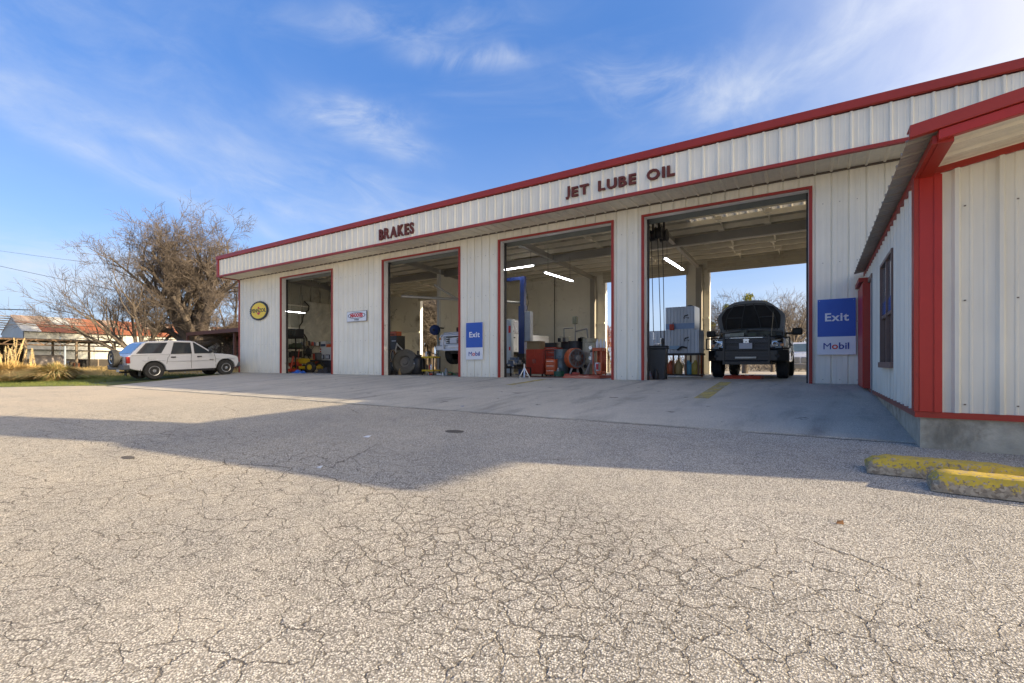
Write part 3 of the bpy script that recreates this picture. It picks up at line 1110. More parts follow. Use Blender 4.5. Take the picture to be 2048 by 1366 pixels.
# red corner column
B('corner_trim', REDB, annex, AX - .005, AX + .155, AY - .038, AY - .003, -.022, 2.30, bevel=.004)
B('corner_trim', RED, annex, AX - .045, AX - .006, AY - .036, AY + .10, -.022, 2.30, bevel=.003)
B('corner_trim_lap', REDB, annex, AX + .105, AX + .165, AY - .046, AY - .038, -.022, 2.28, bevel=.002)
# window: bronze frame, two sashes high, blue band
BRZ = mat('bronze_frame', (.16, .105, .085), .5, var=.15, vs=6)
fx0, fx1 = AX - .048, AX + .03
wfr = B('window_frame', BRZ, annex, fx0, fx1, WY0, WY0 + .045, WZ0, WZ1)
B('window_frame', BRZ, annex, fx0, fx1, WY1 - .045, WY1, WZ0, WZ1)
B('window_frame', BRZ, annex, fx0, fx1, WY0 + .045, WY1 - .045, WZ1 - .045, WZ1)
B('window_sill', mat('rust_sill', (.22, .14, .11), .7, var=.2, vs=6), annex, fx0 - .02, fx1, WY0 - .02, WY1 + .02, WZ0 - .07, WZ0 + .01)
B('mullion', BRZ, annex, fx0 + .01, fx1, 8.42, 8.48, WZ0, WZ1 - .045)
MR = 1.14
for y0, y1 in ((WY0 + .045, 8.42), (8.48, WY1 - .045)):
    B('meeting_rail', BRZ, annex, fx0 + .02, fx1 - .01, y0, y1, MR - .02, MR + .025)
    B('upper_pane', mat('pale_reflecting_pane', (.18, .20, .21), .06, 0, .05, spec=.8, coat=.5), annex, AX - .015, AX - .008, y0, y1, MR + .02, WZ1 - .045)
    B('lower_pane', GLASS, annex, AX + .000, AX + .006, y0, y1, WZ0, MR - .02)
    B('window_band', mat('blue_window_band', (.03, .09, .30), .2, var=.1), annex, AX - .019, AX - .016, y0, y1, MR + .026, MR + .22)  # plain blue band along the foot of each upper pane
B('blind', mat('grey_blind', (.20, .21, .22), .7), annex, AX + .05, AX + .06, WY0, WY1, WZ0, WZ1)
# door beside the corner with the shop
B('door_frame', mat('grey_door_frame', (.20, .20, .21), .5), annex, AX - .045, AX + .02, DY0, DY0 + .07, -.07, 2.02)
B('door_frame', BRZ, annex, AX - .05, AX + .02, DY0 - .02, DY1, 1.97, 2.05)
dd = B('door', mat('white_door', (.58, .58, .56), .45, var=.05), annex, AX - .012, AX + .02, DY0 + .07, DY1, -.07, 1.97)
# boxed red post at the junction
B('junction_post', REDB, annex, .71, .728, 11.16, 12.38, .0, 1.98)  # brighter red paints in the light reflected onto this face
B('junction_post', RED, annex, .728, AX - .002, 11.15, 12.38, -.02, 2.0)
B('junction_cap', RED, annex, .66, AX, 11.3, 12.38, 2.02, 2.10)
# roof: sheet with ribs up the slope, fascia bands, returns
A0, A1 = 5.16, 12.36
nv = Vector((1, 0, .165)).normalized()
nn_ = Vector((-.165, 0, 1)).normalized()
LEN = (3.9 - .64) / nv.x
RUND = mat('roof_sheet_underside', (.33, .30, .255), .6, .2, var=.15, vs=2, space='w')
sheets('roof_panel', RUND, annex, (.64, 0, zr(.64) + .0), (0, 1, 0), nv, nn_, A0 + .04, A1, 0, LEN, h=.03, phase=6.2)
nv2 = Vector((-1, 0, .165)).normalized()
nn2 = Vector((.165, 0, 1)).normalized()
sheets('roof_panel', RUND, annex, (6.85, 0, zr(6.85)), (0, 1, 0), nv2, nn2, A0 + .04, A1, 0, (6.85 - 3.9) / nv.x, h=.03, phase=6.2)


def rake(name, m, x0, x1, y0, y1, za, zb):
    """band that follows the roof pitch between x0 and x1"""
    MB().prism([(x0, zr(x0) + za), (x1, zr(x1) + za), (x1, zr(x1) + zb), (x0, zr(x0) + zb)], y0, y1, 'y').build(name, m, annex, bevel=.004)


rake('rake_cap', RED, .645, 3.9, A0 - .03, A0 + .03, -.005, .10)
rake('rake_cap', RED, 3.9, 6.85, A0 - .03, A0 + .03, -.005, .10)
rake('rake_cap_top', RED, .645, 3.9, A0 + .03, A0 + .14, .085, .10)
rake('rake_fascia', REDB, .83, 3.9, A0 - .012, A0 + .05, -.088, -.010)
rake('rake_fascia', REDB, 3.9, 6.65, A0 - .012, A0 + .05, -.088, -.010)
rake('rake_soffit_trim', RED, AX - .02, 3.9, AY - .032, AY - .004, -.105, -.022)
rake('rake_soffit_trim', RED, 3.9, AR, AY - .032, AY - .004, -.105, -.022)
# gable soffit sheets running up the slope
V_ = nv
sheets('soffit_panel', SOFF, annex, (.84, 0, zr(.84) - .035), (0, 1, 0), nv, -nn_, A0 + .05, AY - .004, .06, 3.1, h=.022, phase=5.2)
B('soffit_panel', SOFF, annex, 3.9, 6.6, A0 + .05, AY, 2.36, 2.37)
# eave trims along the west wall
B('eave_trim', RED, annex, .80, AX - .006, A0 + .05, A1, 2.275, 2.345)
B('eave_return', RED, annex, AX - .004, .935, A0 + .05, AY - .034, 2.270, 2.315)
# unseen box added on the annex roof, shaped to cast the lot's shadow band
ru = thing('roof_shadow_box', 'unseen grey box added on the annex roof to cast a shadow on the lot', 'shadow caster', (3.2, 5.85, 2.80))
B('shadow_box_body', GALV, ru, -1.3, 1.3, -.42, .42, .05, 1.55, bevel=.02)
B('shadow_box_base', DARK, ru, -1.25, 1.25, -.4, .4, -.25, .05)
MB().lathe([(.3, 0), (.3, .06), (.05, .07)], (-.2, 0, 1.55)).build('shadow_box_disc', DARK, ru)
rebase(shop, (-10, 17, 0))
rebase(annex, (3.9, 9.2, -.4))

# ================================================================== writing
def letters(text, x0, x1, zc, hgt, label):
    """raised letters on the fascia, one object each; x0..x1 on the fascia plane"""
    root = thing('raised_lettering', label, 'sign letters', ((x0 + x1) / 2, YF - .035, zc))
    n = len(text)
    # widths from the font
    ms = []
    for ch in text:
        if ch == ' ':
            ms.append(None)
            continue
        me = text_mesh(ch, 1.0, .0, .034)
        co = np.array([v.co[:] for v in me.vertices])
        ms.append((me, co[:, 0].min(), co[:, 0].max(), co[:, 1].min(), co[:, 1].max()))
    hh = max(m_[4] - m_[3] for m_ in ms if m_)
    s = hgt / hh
    wd = [(.42 if m_ is None else (m_[2] - m_[1])) for m_ in ms]
    gap = .13
    tot = sum(wd) + gap * (n - 1)
    sxx = (x1 - x0) / tot
    u = -(x1 - x0) / 2
    for ch, m_, w_ in zip(text, ms, wd):
        if m_:
            bpy.data.meshes.remove(m_[0])
            me = text_mesh(ch, 1.0, .09, .034)
            o = link_mesh('letter', me, LET, root)
            o.rotation_euler = (R(90), 0, 0)
            o.scale = (sxx, s, .30)
            o.location = (u - m_[1] * sxx, 0, -(m_[3] + m_[4]) / 2 * s + random.uniform(-.006, .006))
        u += (w_ + gap) * sxx
    return root


letters('JET LUBE OIL', X_at(1133, YF), X_at(1351, YF), 4.985, .335, 'dark red raised letters JET LUBE OIL on the long white fascia')
letters('BRAKES', X_at(760, YF), X_at(829, YF), 4.945, .385, 'dark red raised letters BRAKES on the white fascia, left of the longer lettering')


def text_on(s, m, parent, size, x, z, y, bold=0.0, sx=1.0, spacing=1.0, name='lettering'):
    me = text_mesh(s, size, .0015, bold, spacing)
    o = link_mesh(name, me, m, parent, (x, y, z), (R(90), 0, 0))
    o.scale = (sx, 1, 1)
    return o


SIGNB = mat('sign_blue', (.012, .085, .42), .35, var=.04)
SIGNW = mat('sign_white', (.74, .76, .79), .35, var=.04)
INKB = mat('ink_navy', (.012, .04, .28), .4)
INKR = mat('ink_red', (.62, .02, .02), .4)
INKK = mat('ink_black', (.02, .02, .02), .5)


def exit_sign(pxl, pxr, pyt, pyb, label):
    Y = YW - .045
    xl, xr = X_at(pxl, Y), X_at(pxr, Y)
    zt, zb = Z_at(pyt, xr, Y), Z_at(pyb, xr, Y)
    r = thing('exit_sign', label, 'sign', ((xl + xr) / 2, Y, zb), group='blue and white exit signs on the shop wall')
    wd, h = xr - xl, zt - zb
    B('board', SIGNW, r, -wd / 2, wd / 2, -.012, .008, 0, h, bevel=.003)
    B('blue_field', SIGNB, r, -wd / 2 + .004, wd / 2 - .004, -.0145, -.012, h * .325, h - .004)
    text_on('Exit', SIGNW, r, h * .20, 0, h * .665, -.018, .006, 1.05, 1.10)
    # brand line, letter by letter, the o in red
    u = -wd * .335
    for ch in 'Mobil':
        me = text_mesh(ch, h * .165, .0015, .0 if ch == 'M' else .003)
        co = np.array([v.co[:] for v in me.vertices])
        x0_, x1_, y0_ = co[:, 0].min(), co[:, 0].max(), co[:, 1].min()
        o = link_mesh('lettering', me, INKR if ch == 'o' else INKB, r, (u - x0_ * 1.08, -.016, h * .098 - y0_), (R(90), 0, 0))
        o.scale = (1.08, 1, 1)
        u += (x1_ - x0_) * 1.08 + wd * .022
    for x in (-wd / 2 + .04, wd / 2 - .04):
        for z in (.04, h - .04):
            MB().tube((x, -.017, z), (x, -.011, z), .006, n=6).build('screw', GALV, r)
    return r


exit_sign(1634.5, 1712, 595, 709, 'large blue and white Exit sign on the wall right of the black pickup')
exit_sign(932.5, 966, 644, 719, 'smaller looking blue and white Exit sign on the pier between the second and third bays')

# round oil brand sign
Y = YW - .05
xc = (X_at(501, Y) + X_at(535, Y)) / 2
rs = thing('round_oil_sign', 'round yellow and black oil brand sign on the wall near the left corner', 'sign', (xc, Y, Z_at(621.5, xc, Y)))
rr = (X_at(535, Y) - X_at(500, Y)) / 2
MB().lathe([(rr, .03), (rr, -.005), (rr * .985, -.012), (0.0001, -.012)], axis='y', n=40).build('board', BLACK, rs)
MB().lathe([(rr * .86, -.012), (rr * .86, -.016), (0.0001, -.016)], axis='y', n=40).build('yellow_field', mat('sign_yellow', (.92, .64, .02), .4, var=.05), rs)
sc = MB()
for k in range(30):
    t = 2 * pi * k / 30
    sc.obox((rr * cos(t), 0, rr * sin(t)), (cos(t) * .035, 0, sin(t) * .035), (-sin(t) * .045, 0, cos(t) * .045), (0, .012, 0))
sc.build('scalloped_rim', BLACK, rs)
text_on('PENNZOIL', INKK, rs, rr * .56, 0, 0, -.018, .012, .62)
MB().prism([(-.16, -.15), (.16, -.15), (.10, -.23), (.13, -.27), (0, -.36), (-.13, -.27), (-.10, -.23)], -.0175, -.0165, 'y').build('bell', INKR, rs)
MB().prism([(-.06, .17), (.06, .17), (.10, .22), (.05, .26), (.06, .32), (-.06, .32), (-.05, .26), (-.10, .22)], -.0175, -.0165, 'y').build('bell_top', INKR, rs)

rs.scale = (1, 1, .575)
# tyre brand sign
xl, xr = X_at(694, Y), X_at(733.5, Y)
zt, zb = Z_at(620.5, xr, Y), Z_at(641.5, xr, Y)
ts = thing('tyre_sign', 'small white MAXXIS TIRES sign on the pier between the first and second bays', 'sign', ((xl + xr) / 2, Y, zb))
wd, h = xr - xl, zt - zb
B('frame', mat('dark_sign_edge', (.06, .06, .065), .5), ts, -wd / 2, wd / 2, -.008, .02, 0, h)
B('board', SIGNW, ts, -wd / 2 + .012, wd / 2 - .012, -.011, -.008, .012, h - .012)
el_ = MB()
for (ra, rb, nm, mm_, yy) in ((.44, .30, 'oval_outline', INKK, -.0125), (.41, .255, 'oval_field', SIGNW, -.0140)):
    e = MB()
    e.prism([(wd * ra * cos(2 * pi * k / 28), h * .58 + h * rb * sin(2 * pi * k / 28)) for k in range(28)], yy, yy + .001, 'y')
    e.build(nm, mm_, ts)
text_on('MAXXIS', INKR, ts, h * .48, 0, h * .585, -.0165, .012, 1.06)
text_on('TIRES', INKK, ts, h * .17, 0, h * .16, -.014, .004, 1.25, 1.3)

# ================================================================== parking blocks
def park_block(x, y, rz, L, label, rebar=False):
    z = gz(y) - .01
    r = thing('parking_block', label, 'parking block', (x, y, z), rz, group='chipped yellow parking blocks by the annex')
    W2, H = .135, .138
    nx = 44
    ring = [(-W2, 0), (-W2 + .004, .05), (-W2 + .045, H * .94), (-W2 + .062, H), (W2 - .062, H), (W2 - .045, H * .94), (W2 - .004, .05), (W2, 0)]
    vs, fs = [], []
    k = len(ring)
    for i in range(nx + 1):
        u = i / nx * L
        endf = min(1, min(u, L - u) / .07 + .45)
        for (p, q) in ring:
            n1 = (random.random() - .5) * .006
            bite = max(0, sin(u * 7.1 + 1.0 + x) - .80) * .10 if q > .1 else 0
            front = (-.012 - random.random() * .018) if (p < 0 and .3 < (u / L) and q > .03 and rebar) else 0
            vs.append((u + (0 if 0 < i < nx else (random.random() - .5) * .02), (p - front * (1 if p < 0 else 0)) * (.82 + .18 * endf) + n1, max(0, q * (.55 + .45 * endf if q > .06 else 1) - bite + n1 * .6) if q > 0 else 0))
    for i in range(nx):
        for j in range(k):
            a, b = i * k + j, i * k + (j + 1) % k
            fs.append((a, b, b + k, a + k))
    fs.append(tuple(range(k)))
    fs.append(tuple(nx * k + j for j in range(k - 1, -1, -1)))
    o = MB().add(vs, fs).build('block', block_mat.m, r, smooth=28)
    if rebar:
        MB().tube((L * .30, -W2 + .008, .085), (L * .97, -W2 + .006, .078), .009, n=6).build('bare_rebar', mat('rusty_rebar', (.13, .05, .03), .8, var=.3, vs=20), r)
    return r


block_mat.m = block_mat()
park_block(.345, 5.00, R(1), 1.85, 'chipped yellow parking block lying behind, nearer the annex wall')
park_block(.70, 4.66, R(-3), 1.85, 'broken yellow parking block in front with its rusty reinforcing bar laid bare', True)

# ================================================================== vehicles
def wheel(parent, x, y, z, r, w_, side, rim=CHROME, spokes=6, rimr=.58, name='wheel', rot=None):
    """tyre with a rim as its sub-part; side = +1/-1: where the outer face looks along x"""
    n = 32
    m = MB()
    h = w_ / 2
    prof = [(r * rimr, -h * .80), (r * .80, -h), (r * .95, -h * .92), (r, -h * .66), (r, -h * .42), (r * .975, -h * .40), (r * .975, -h * .34), (r, -h * .32), (r, -.012), (r * .975, -.010), (r * .975, .010), (r, .012),
            (r, h * .32), (r * .975, h * .34), (r * .975, h * .40), (r, h * .42), (r, h * .66), (r * .95, h * .92), (r * .80, h), (r * rimr, h * .80)]
    m.lathe(prof, axis='x', n=n)
    o = m.build(name, RUBBER, parent, smooth=35, loc=(x, y, z))
    if rot:
        o.rotation_euler = rot
    k = MB()
    s = side
    R1 = r * rimr
    k.lathe([(R1, -h * .8 * s), (R1 * 1.02, h * .82 * s), (R1 * .93, h * .84 * s), (R1 * .90, h * .35 * s), (R1 * .60, h * .30 * s), (.001, h * .30 * s)], axis='x', n=24)
    kk = k.build('rim', mat('rim_barrel', (.20, .20, .20), .4, .7), o, smooth=30)
    sp = MB()
    for i in range(spokes):
        t = 2 * pi * (i + .25) / spokes
        c, q = cos(t), sin(t)
        sp.obox((h * .62 * s, c * R1 * .56, q * R1 * .56), (h * .10, 0, 0), (0, c * R1 * .40, q * R1 * .40), (0, -q * R1 * .13, c * R1 * .13))
    sp.lathe([(R1 * .97, h * .60 * s), (R1 * .97, h * .86 * s), (R1 * .86, h * .80 * s), (R1 * .86, h * .55 * s)], axis='x', n=24)
    sp.lathe([(R1 * .34, h * .50 * s), (R1 * .32, h * .82 * s), (R1 * .16, h * .86 * s), (.001, h * .86 * s)], axis='x', n=16)
    sp.build('spokes', rim, o, smooth=30)
    return o


def arch_pts(cy, cz, r, z0, n=12):
    """arch cut from the sill line, running from the rear side to the front side"""
    a0 = math.asin(max(-1, min(1, (z0 - cz) / r)))
    return [(cy - r * cos(a0 + (pi - 2 * a0) * i / n), cz + r * sin(a0 + (pi - 2 * a0) * i / n)) for i in range(n + 1)]


CARW = mat('car_white', (.63, .64, .66), .25, 0, .03, 1.0, coat=.7)
CARK = mat('car_black', (.010, .011, .016), .18, 0, .05, 1.0, coat=.9)
CARG = glass_mat('car_glass', (.035, .045, .055), .05)
TRIMK = mat('trim_black', (.018, .018, .02), .5, var=.1)
LAMPR = mat('tail_lamp_red', (.45, .03, .02), .2, coat=.5)
LAMPC = mat('headlamp_clear', (.62, .64, .66), .12, .3, var=.3, vs=14, coat=.8)
AMBER = mat('amber_lens', (.60, .20, .03), .2, coat=.5)
PLATE = mat('blank_plate', (.55, .56, .60), .4, var=.05)


def side_line(m, pts, x, wdt=.006):
    for a, b in zip(pts[:-1], pts[1:]):
        m.tube((x, a[0], a[1]), (x, b[0], b[1]), wdt, n=4)


# ---- white estate parked at the left corner: +y is its nose
def make_suv(loc, rz, pitch):
    r = thing('parked_suv', 'white four-door SUV with a spare wheel on its tailgate, parked at the left corner', 'car', loc, rz)
    r.rotation_euler = (pitch, 0, rz)
    H = .845
    yr, yf = -1.42, 1.42
    body = [(-2.30, .50), (-2.34, .62), (-2.34, .86), (-2.28, 1.00), (-2.18, 1.02), (.86, 1.03), (1.25, 1.01), (1.70, .95), (1.95, .88), (2.02, .80), (2.03, .60), (1.94, .42)]
    body += [(p, q) for p, q in reversed(arch_pts(yf, .36, .42, .36))]
    body += [(.9, .34), (-.9, .34)]
    body += [(p, q) for p, q in reversed(arch_pts(yr, .36, .42, .36))]
    body += [(-2.15, .44)]

    def tp(p, q, s):
        wv = H
        wv -= max(0, q - .80) * .22
        wv -= max(0, .55 - q) * .10
        if p > 1.6: wv -= (p - 1.6) ** 2 * .45
        if p < -2.2: wv -= .02
        return s * wv
    MB().prism(body, 0, 0, 'x', tp).build('body', CARW, r, bevel=.03, seg=3)
    B('wheel_well_liner', TRIMK, r, -.70, .70, -2.0, 2.0, .40, .80)
    # greenhouse
    gh = [(-2.24, 1.00), (-2.12, 1.13), (-1.74, 1.52), (-1.56, 1.585), (-.6, 1.625), (.05, 1.60), (.22, 1.555), (.86, 1.10), (.95, 1.02)]

    def tg(p, q, s):
        return s * (.805 - (q - 1.0) * .22)
    MB().prism(gh, 0, 0, 'x', tg).build('cabin', CARW, r, bevel=.03, seg=3)
    off = .006

    def pane(name, pts, m_=CARG, e=off):
        for s in (-1, 1):
            mb = MB()
            n = len(pts)
            vs = [(s * (.805 - (q - 1.0) * .22 + e), p, q) for p, q in pts] + [(s * (.805 - (q - 1.0) * .22 - .02), p, q) for p, q in pts]
            fs = [tuple(range(n))] + [tuple(range(2 * n - 1, n - 1, -1))] + [(i, n + i, n + (i + 1) % n, (i + 1) % n) for i in range(n)]
            mb.add(vs, fs).build(name, m_, r)
    pane('quarter_window', [(-2.02, 1.08), (-1.14, 1.08), (-.86, 1.53), (-1.64, 1.515)])
    pane('window_surround', [(-.80, 1.04), (.02, 1.04), (.02, 1.53), (-.62, 1.55)], TRIMK, .003)
    pane('rear_door_window', [(-.76, 1.07), (-.02, 1.07), (-.02, 1.50), (-.60, 1.525)])
    pane('window_surround', [(.12, 1.04), (.80, 1.04), (.74, 1.11), (.17, 1.53), (.12, 1.535)], TRIMK, .003)
    pane('front_door_window', [(.15, 1.07), (.74, 1.07), (.69, 1.13), (.17, 1.495), (.15, 1.50)])
    # wrap-round tailgate glass with the sky's reflection put into its blue colour
    q = MB()
    q.add([(-.68, -2.165, 1.10), (.68, -2.165, 1.10), (.60, -1.765, 1.515), (-.60, -1.765, 1.515), (-.68, -2.1, 1.05), (.68, -2.1, 1.05), (.60, -1.70, 1.48), (-.60, -1.70, 1.48)],
          [(0, 1, 2, 3), (4, 7, 6, 5), (0, 4, 5, 1), (1, 5, 6, 2), (2, 6, 7, 3), (3, 7, 4, 0)])
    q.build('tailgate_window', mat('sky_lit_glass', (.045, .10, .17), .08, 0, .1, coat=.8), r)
    q = MB()
    q.add([(-.60, .885, 1.09), (.60, .885, 1.09), (.56, .245, 1.55), (-.56, .245, 1.55), (-.60, .84, 1.05), (.60, .84, 1.05), (.56, .2, 1.51), (-.56, .2, 1.51)],
          [(0, 3, 2, 1), (4, 5, 6, 7), (0, 1, 5, 4), (1, 2, 6, 5), (2, 3, 7, 6), (3, 0, 4, 7)])
    q.build('windscreen', CARG, r)
    # seams, sills, handles, mouldings
    for s in (-1, 1):
        sm = MB()
        X = s * (H + .001)
        side_line(sm, [(-.04, .40), (-.04, .80), (-.02, 1.02)], X)
        side_line(sm, [(-.90, .90), (-.84, 1.02)], X)
        side_line(sm, [(-.98, .62), (-.92, .90)], X)
        side_line(sm, [(.97, .40), (.97, .82), (.92, 1.00)], X)
        sm.build('door_seam', TRIMK, r)
        mm2 = MB().tube((X, -.98, .72), (X, .97, .72), .008, n=4).build('body_crease', mat('shadow_line', (.35, .35, .36), .4), r)
        for yy in (-.72, .30):
            B('door_handle', TRIMK, r, min(X - s * .02, X + s * .025), max(X - s * .02, X + s * .025), yy - .09, yy + .09, .885, .93, bevel=.008)
        B('sill', TRIMK, r, min(s * .78, s * .84), max(s * .78, s * .84), -.92, .92, .30, .36)
        B('running_board', DARK, r, min(s * .72, s * .86), max(s * .72, s * .86), -.90, .92, .265, .30, bevel=.01)
        B('tail_lamp', LAMPR, r, min(s * .70, s * .842), max(s * .70, s * .842), -2.355, -2.24, .70, .96, bevel=.012)
        B('front_marker', AMBER, r, min(s * .62, s * .755), max(s * .62, s * .755), 1.90, 2.02, .70, .84, bevel=.01)
        B('headlamp', LAMPC, r, min(s * .40, s * .66), max(s * .40, s * .66), 1.98, 2.045, .68, .84, bevel=.01)
        B('mirror', TRIMK, r, min(s * .80, s * 1.0), max(s * .80, s * 1.0), .70, .80, 1.06, 1.19, bevel=.03)
        B('mud_flap', TRIMK, r, min(s * .62, s * .84), max(s * .62, s * .84), yr - .50, yr - .485, .16, .44)
        for yy, nm in ((yr, 'wheel'), (yf, 'wheel')):
            wheel(r, s * .735, yy, .355, .355, .235, s)
        for k in range(2):
            B('arch_flare', CARW, r, min(s * .80, s * .862), max(s * .80, s * .862), (yr, yf)[k] - .40, (yr, yf)[k] + .40, .775, .80, bevel=.012)
        # roof rail
        MB().tube((s * .60, -1.2, 1.665), (s * .60, -.2, 1.675), .014, n=6).tube((s * .60, -1.15, 1.59), (s * .60, -1.15, 1.67), .016, n=6).tube((s * .60, -.25, 1.60), (s * .60, -.25, 1.675), .016, n=6).build('roof_rail', TRIMK, r)
        B('fuel_flap', mat('flap_edge', (.60, .61, .62), .3), r, min(X - s * .01, X + s * .004), max(X - s * .01, X + s * .004), -1.62, -1.40, .84, .95) if s > 0 else None
        B('badge', TRIMK, r, min(X - s * .01, X + s * .006), max(X - s * .01, X + s * .006), .72, .88, .745, .765) if s > 0 else None
    B('rear_bumper', mat('grey_bumper', (.09, .10, .12), .5, var=.08), r, -.84, .84, -2.48, -2.26, .44, .64, bevel=.03)
    B('front_bumper', mat('grey_bumper', (.09, .10, .12), .5), r, -.74, .74, 1.94, 2.12, .38, .60, bevel=.04)
    B('tow_plate', PLATE, r, .15, .42, -2.495, -2.48, .36, .46)
    B('grille', TRIMK, r, -.38, .38, 2.00, 2.05, .68, .84)
    sp = wheel(r, .12, -2.54, .90, .355, .225, -1, name='spare_wheel')
    sp.rotation_euler = (0, 0, R(90))
    B('spare_bracket', DARK, r, -.05, .28, -2.44, -2.32, .78, 1.0)
    B('axle', DARK, r, -.6, .6, yr - .06, yr + .06, .28, .42)
    B('axle', DARK, r, -.6, .6, yf - .06, yf + .06, .28, .42)
    B('exhaust', DARK, r, -.55, -.30, -2.2, -1.2, .28, .36)
    return r


make_suv((-24.05, 9.90, gz(9.9) + .0), R(0), R(2.4))


# ---- pickups: +y is the nose
def pickup(name, label, loc, rz, paint, style):
    r = thing(name, label, 'pickup truck', loc, rz)
    W2 = 1.0
    yf, yr = 1.80, -1.80
    rw = .415
    hood_z = 1.16
    body = [(-2.95, .62), (-2.97, 1.32), (-1.12, 1.32), (-1.08, 1.30), (1.32, 1.30), (1.34, 1.23), (2.50, 1.18), (2.60, 1.08), (2.62, .72), (2.50, .60)]
    body += [(p, q) for p, q in reversed(arch_pts(yf, rw, .50, .56))]
    body += [(1.15, .50), (-1.15, .50)]
    body += [(p, q) for p, q in reversed(arch_pts(yr, rw, .50, .56))]

    def tp(p, q, s):
        wv = W2 - max(0, q - 1.0) * .16 - max(0, .7 - q) * .10
        if p > 2.2: wv -= (p - 2.2) ** 2 * .55
        return s * wv
    if style == 'black':
        # open engine bay: two wings and a low floor between them
        for s in (-1, 1):
            def tq(p, q, t, s=s):
                o_ = tp(p, q, 1)
                return s * (o_ if t * s > 0 else .70)
            wing = [(p, q) for p, q in body if p > 1.0]
            wing = [(1.10, .52), (1.10, 1.30)] + [(1.32, 1.30), (1.34, 1.25), (2.50, 1.20), (2.60, 1.08), (2.62, .72), (2.50, .60)] + list(reversed(arch_pts(yf, rw, .50, .56)))
            MB().prism(wing, 0, 0, 'x', tq).build('wing', paint, r, bevel=.025, seg=3)
        rearb = [(-2.95, .62), (-2.97, 1.32), (-1.12, 1.32), (1.09, 1.30), (1.09, .50), (-1.15, .50)] + list(reversed(arch_pts(yr, rw, .50, .56)))
        MB().prism(rearb, 0, 0, 'x', tp).build('body', paint, r, bevel=.025, seg=3)
        B('engine_bay_floor', DARK, r, -.70, .70, 1.12, 2.45, .62, .90)
        B('firewall', mat('firewall_grey', (.11, .12, .115), .5, .2, var=.3, vs=6), r, -.82, .82, 1.16, 1.24, .9, 1.52)
        eg = MB()
        for i in range(26):
            x, y = random.uniform(-.6, .6), random.uniform(1.25, 2.35)
            sx_, sy_, sz_ = random.uniform(.05, .16), random.uniform(.05, .14), random.uniform(.04, .13)
            eg.box(x - sx_, x + sx_, y - sy_, y + sy_, .9, .99 + sz_ * 2.2 + max(0, 2.0 - y) * .45)
        eg.build('engine', mat('engine_grime', (.10, .105, .085), .5, .4, var=.5, vs=7), r, bevel=.01)
        hs = MB()
        for i in range(7):
            a = Vector((random.uniform(-.6, .6), random.uniform(1.3, 2.3), 1.24))
            b = a + Vector((random.uniform(-.5, .5), random.uniform(-.3, .3), .02))
            hs.path([a, (a + b) / 2 + Vector((0, 0, .09)), b], .022, 6)
        hs.build('engine_hoses', BLACK, r)
        B('battery_cover', mat('engine_label', (.30, .32, .27), .5, .3, var=.3, vs=10), r, .12, .50, 1.75, 2.05, 1.30, 1.42)
        B('air_box', mat('engine_olive', (.10, .12, .07), .5), r, -.18, .02, 1.8, 2.0, 1.28, 1.40)
    else:
        MB().prism(body, 0, 0, 'x', tp).build('body', paint, r, bevel=.03, seg=3)
        B('bonnet', paint, r, -.80, .80, 1.30, 2.54, 1.16, 1.255, bevel=.05)
        B('bed_well', TRIMK, r, -.80, .80, -2.85, -1.20, 1.318, 1.324)
    B('chassis', DARK, r, -.55, .55, -2.8, 2.4, .42, .62)
    B('wheel_well_liner', TRIMK, r, -.80, .80, 1.2, 2.4, .58, .70)
    # cab
    cab = [(-1.06, 1.29), (-1.02, 1.60), (-.88, 1.86), (-.70, 1.91), (.20, 1.91), (.42, 1.87), (1.28, 1.30)]

    def tc(p, q, s):
        return s * (.945 - (q - 1.29) * .27)
    MB().prism(cab, 0, 0, 'x', tc).build('cab', paint, r, bevel=.03, seg=3)

    def pane(nm, pts, e=.007, m_=CARG):
        for s in (-1, 1):
            n = len(pts)
            vs = [(s * (.945 - (q - 1.29) * .27 + e), p, q) for p, q in pts] + [(s * (.945 - (q - 1.29) * .27 - .02), p, q) for p, q in pts]
            MB().add(vs, [tuple(range(n)), tuple(range(2 * n - 1, n - 1, -1))] + [(i, n + i, n + (i + 1) % n, (i + 1) % n) for i in range(n)]).build(nm, m_, r)
    pane('rear_door_window', [(-.90, 1.35), (-.06, 1.35), (-.06, 1.80), (-.70, 1.80)])
    pane('front_door_window', [(.04, 1.35), (1.02, 1.35), (.98, 1.42), (.42, 1.80), (.04, 1.80)])
    q = MB()
    q.add([(-.80, 1.262, 1.34), (.80, 1.262, 1.34), (.70, .475, 1.855), (-.70, .475, 1.855), (-.80, 1.23, 1.30), (.80, 1.23, 1.30), (.70, .44, 1.81), (-.70, .44, 1.81)],
          [(0, 3, 2, 1), (4, 5, 6, 7), (0, 1, 5, 4), (1, 2, 6, 5), (2, 3, 7, 6), (3, 0, 4, 7)])
    q.build('windscreen', CARG, r)
    for s in (-1, 1):
        sm = MB()
        X = s * 1.001
        side_line(sm, [(0, .58), (0, 1.0), (-.01, 1.28)], s * 1.0)
        side_line(sm, [(-1.08, .60), (-1.08, 1.30)], s * 1.0, .010)
        side_line(sm, [(1.14, .60), (1.14, 1.28)], s * 1.0)
        sm.build('door_seam', TRIMK, r)
        for yy in (-.82, .16):
            B('door_handle', TRIMK, r, min(s * .97, s * 1.015), max(s * .97, s * 1.015), yy - .09, yy + .09, 1.08, 1.13, bevel=.01)
        wheel(r, s * .86, yf, rw, rw, .30, s, mat('dark_alloy', (.10, .10, .10), .4, .6) if style == 'black' else CHROME, 8)
        wheel(r, s * .86, yr, rw, rw, .30, s, mat('dark_alloy', (.10, .10, .10), .4, .6) if style == 'black' else CHROME, 8)
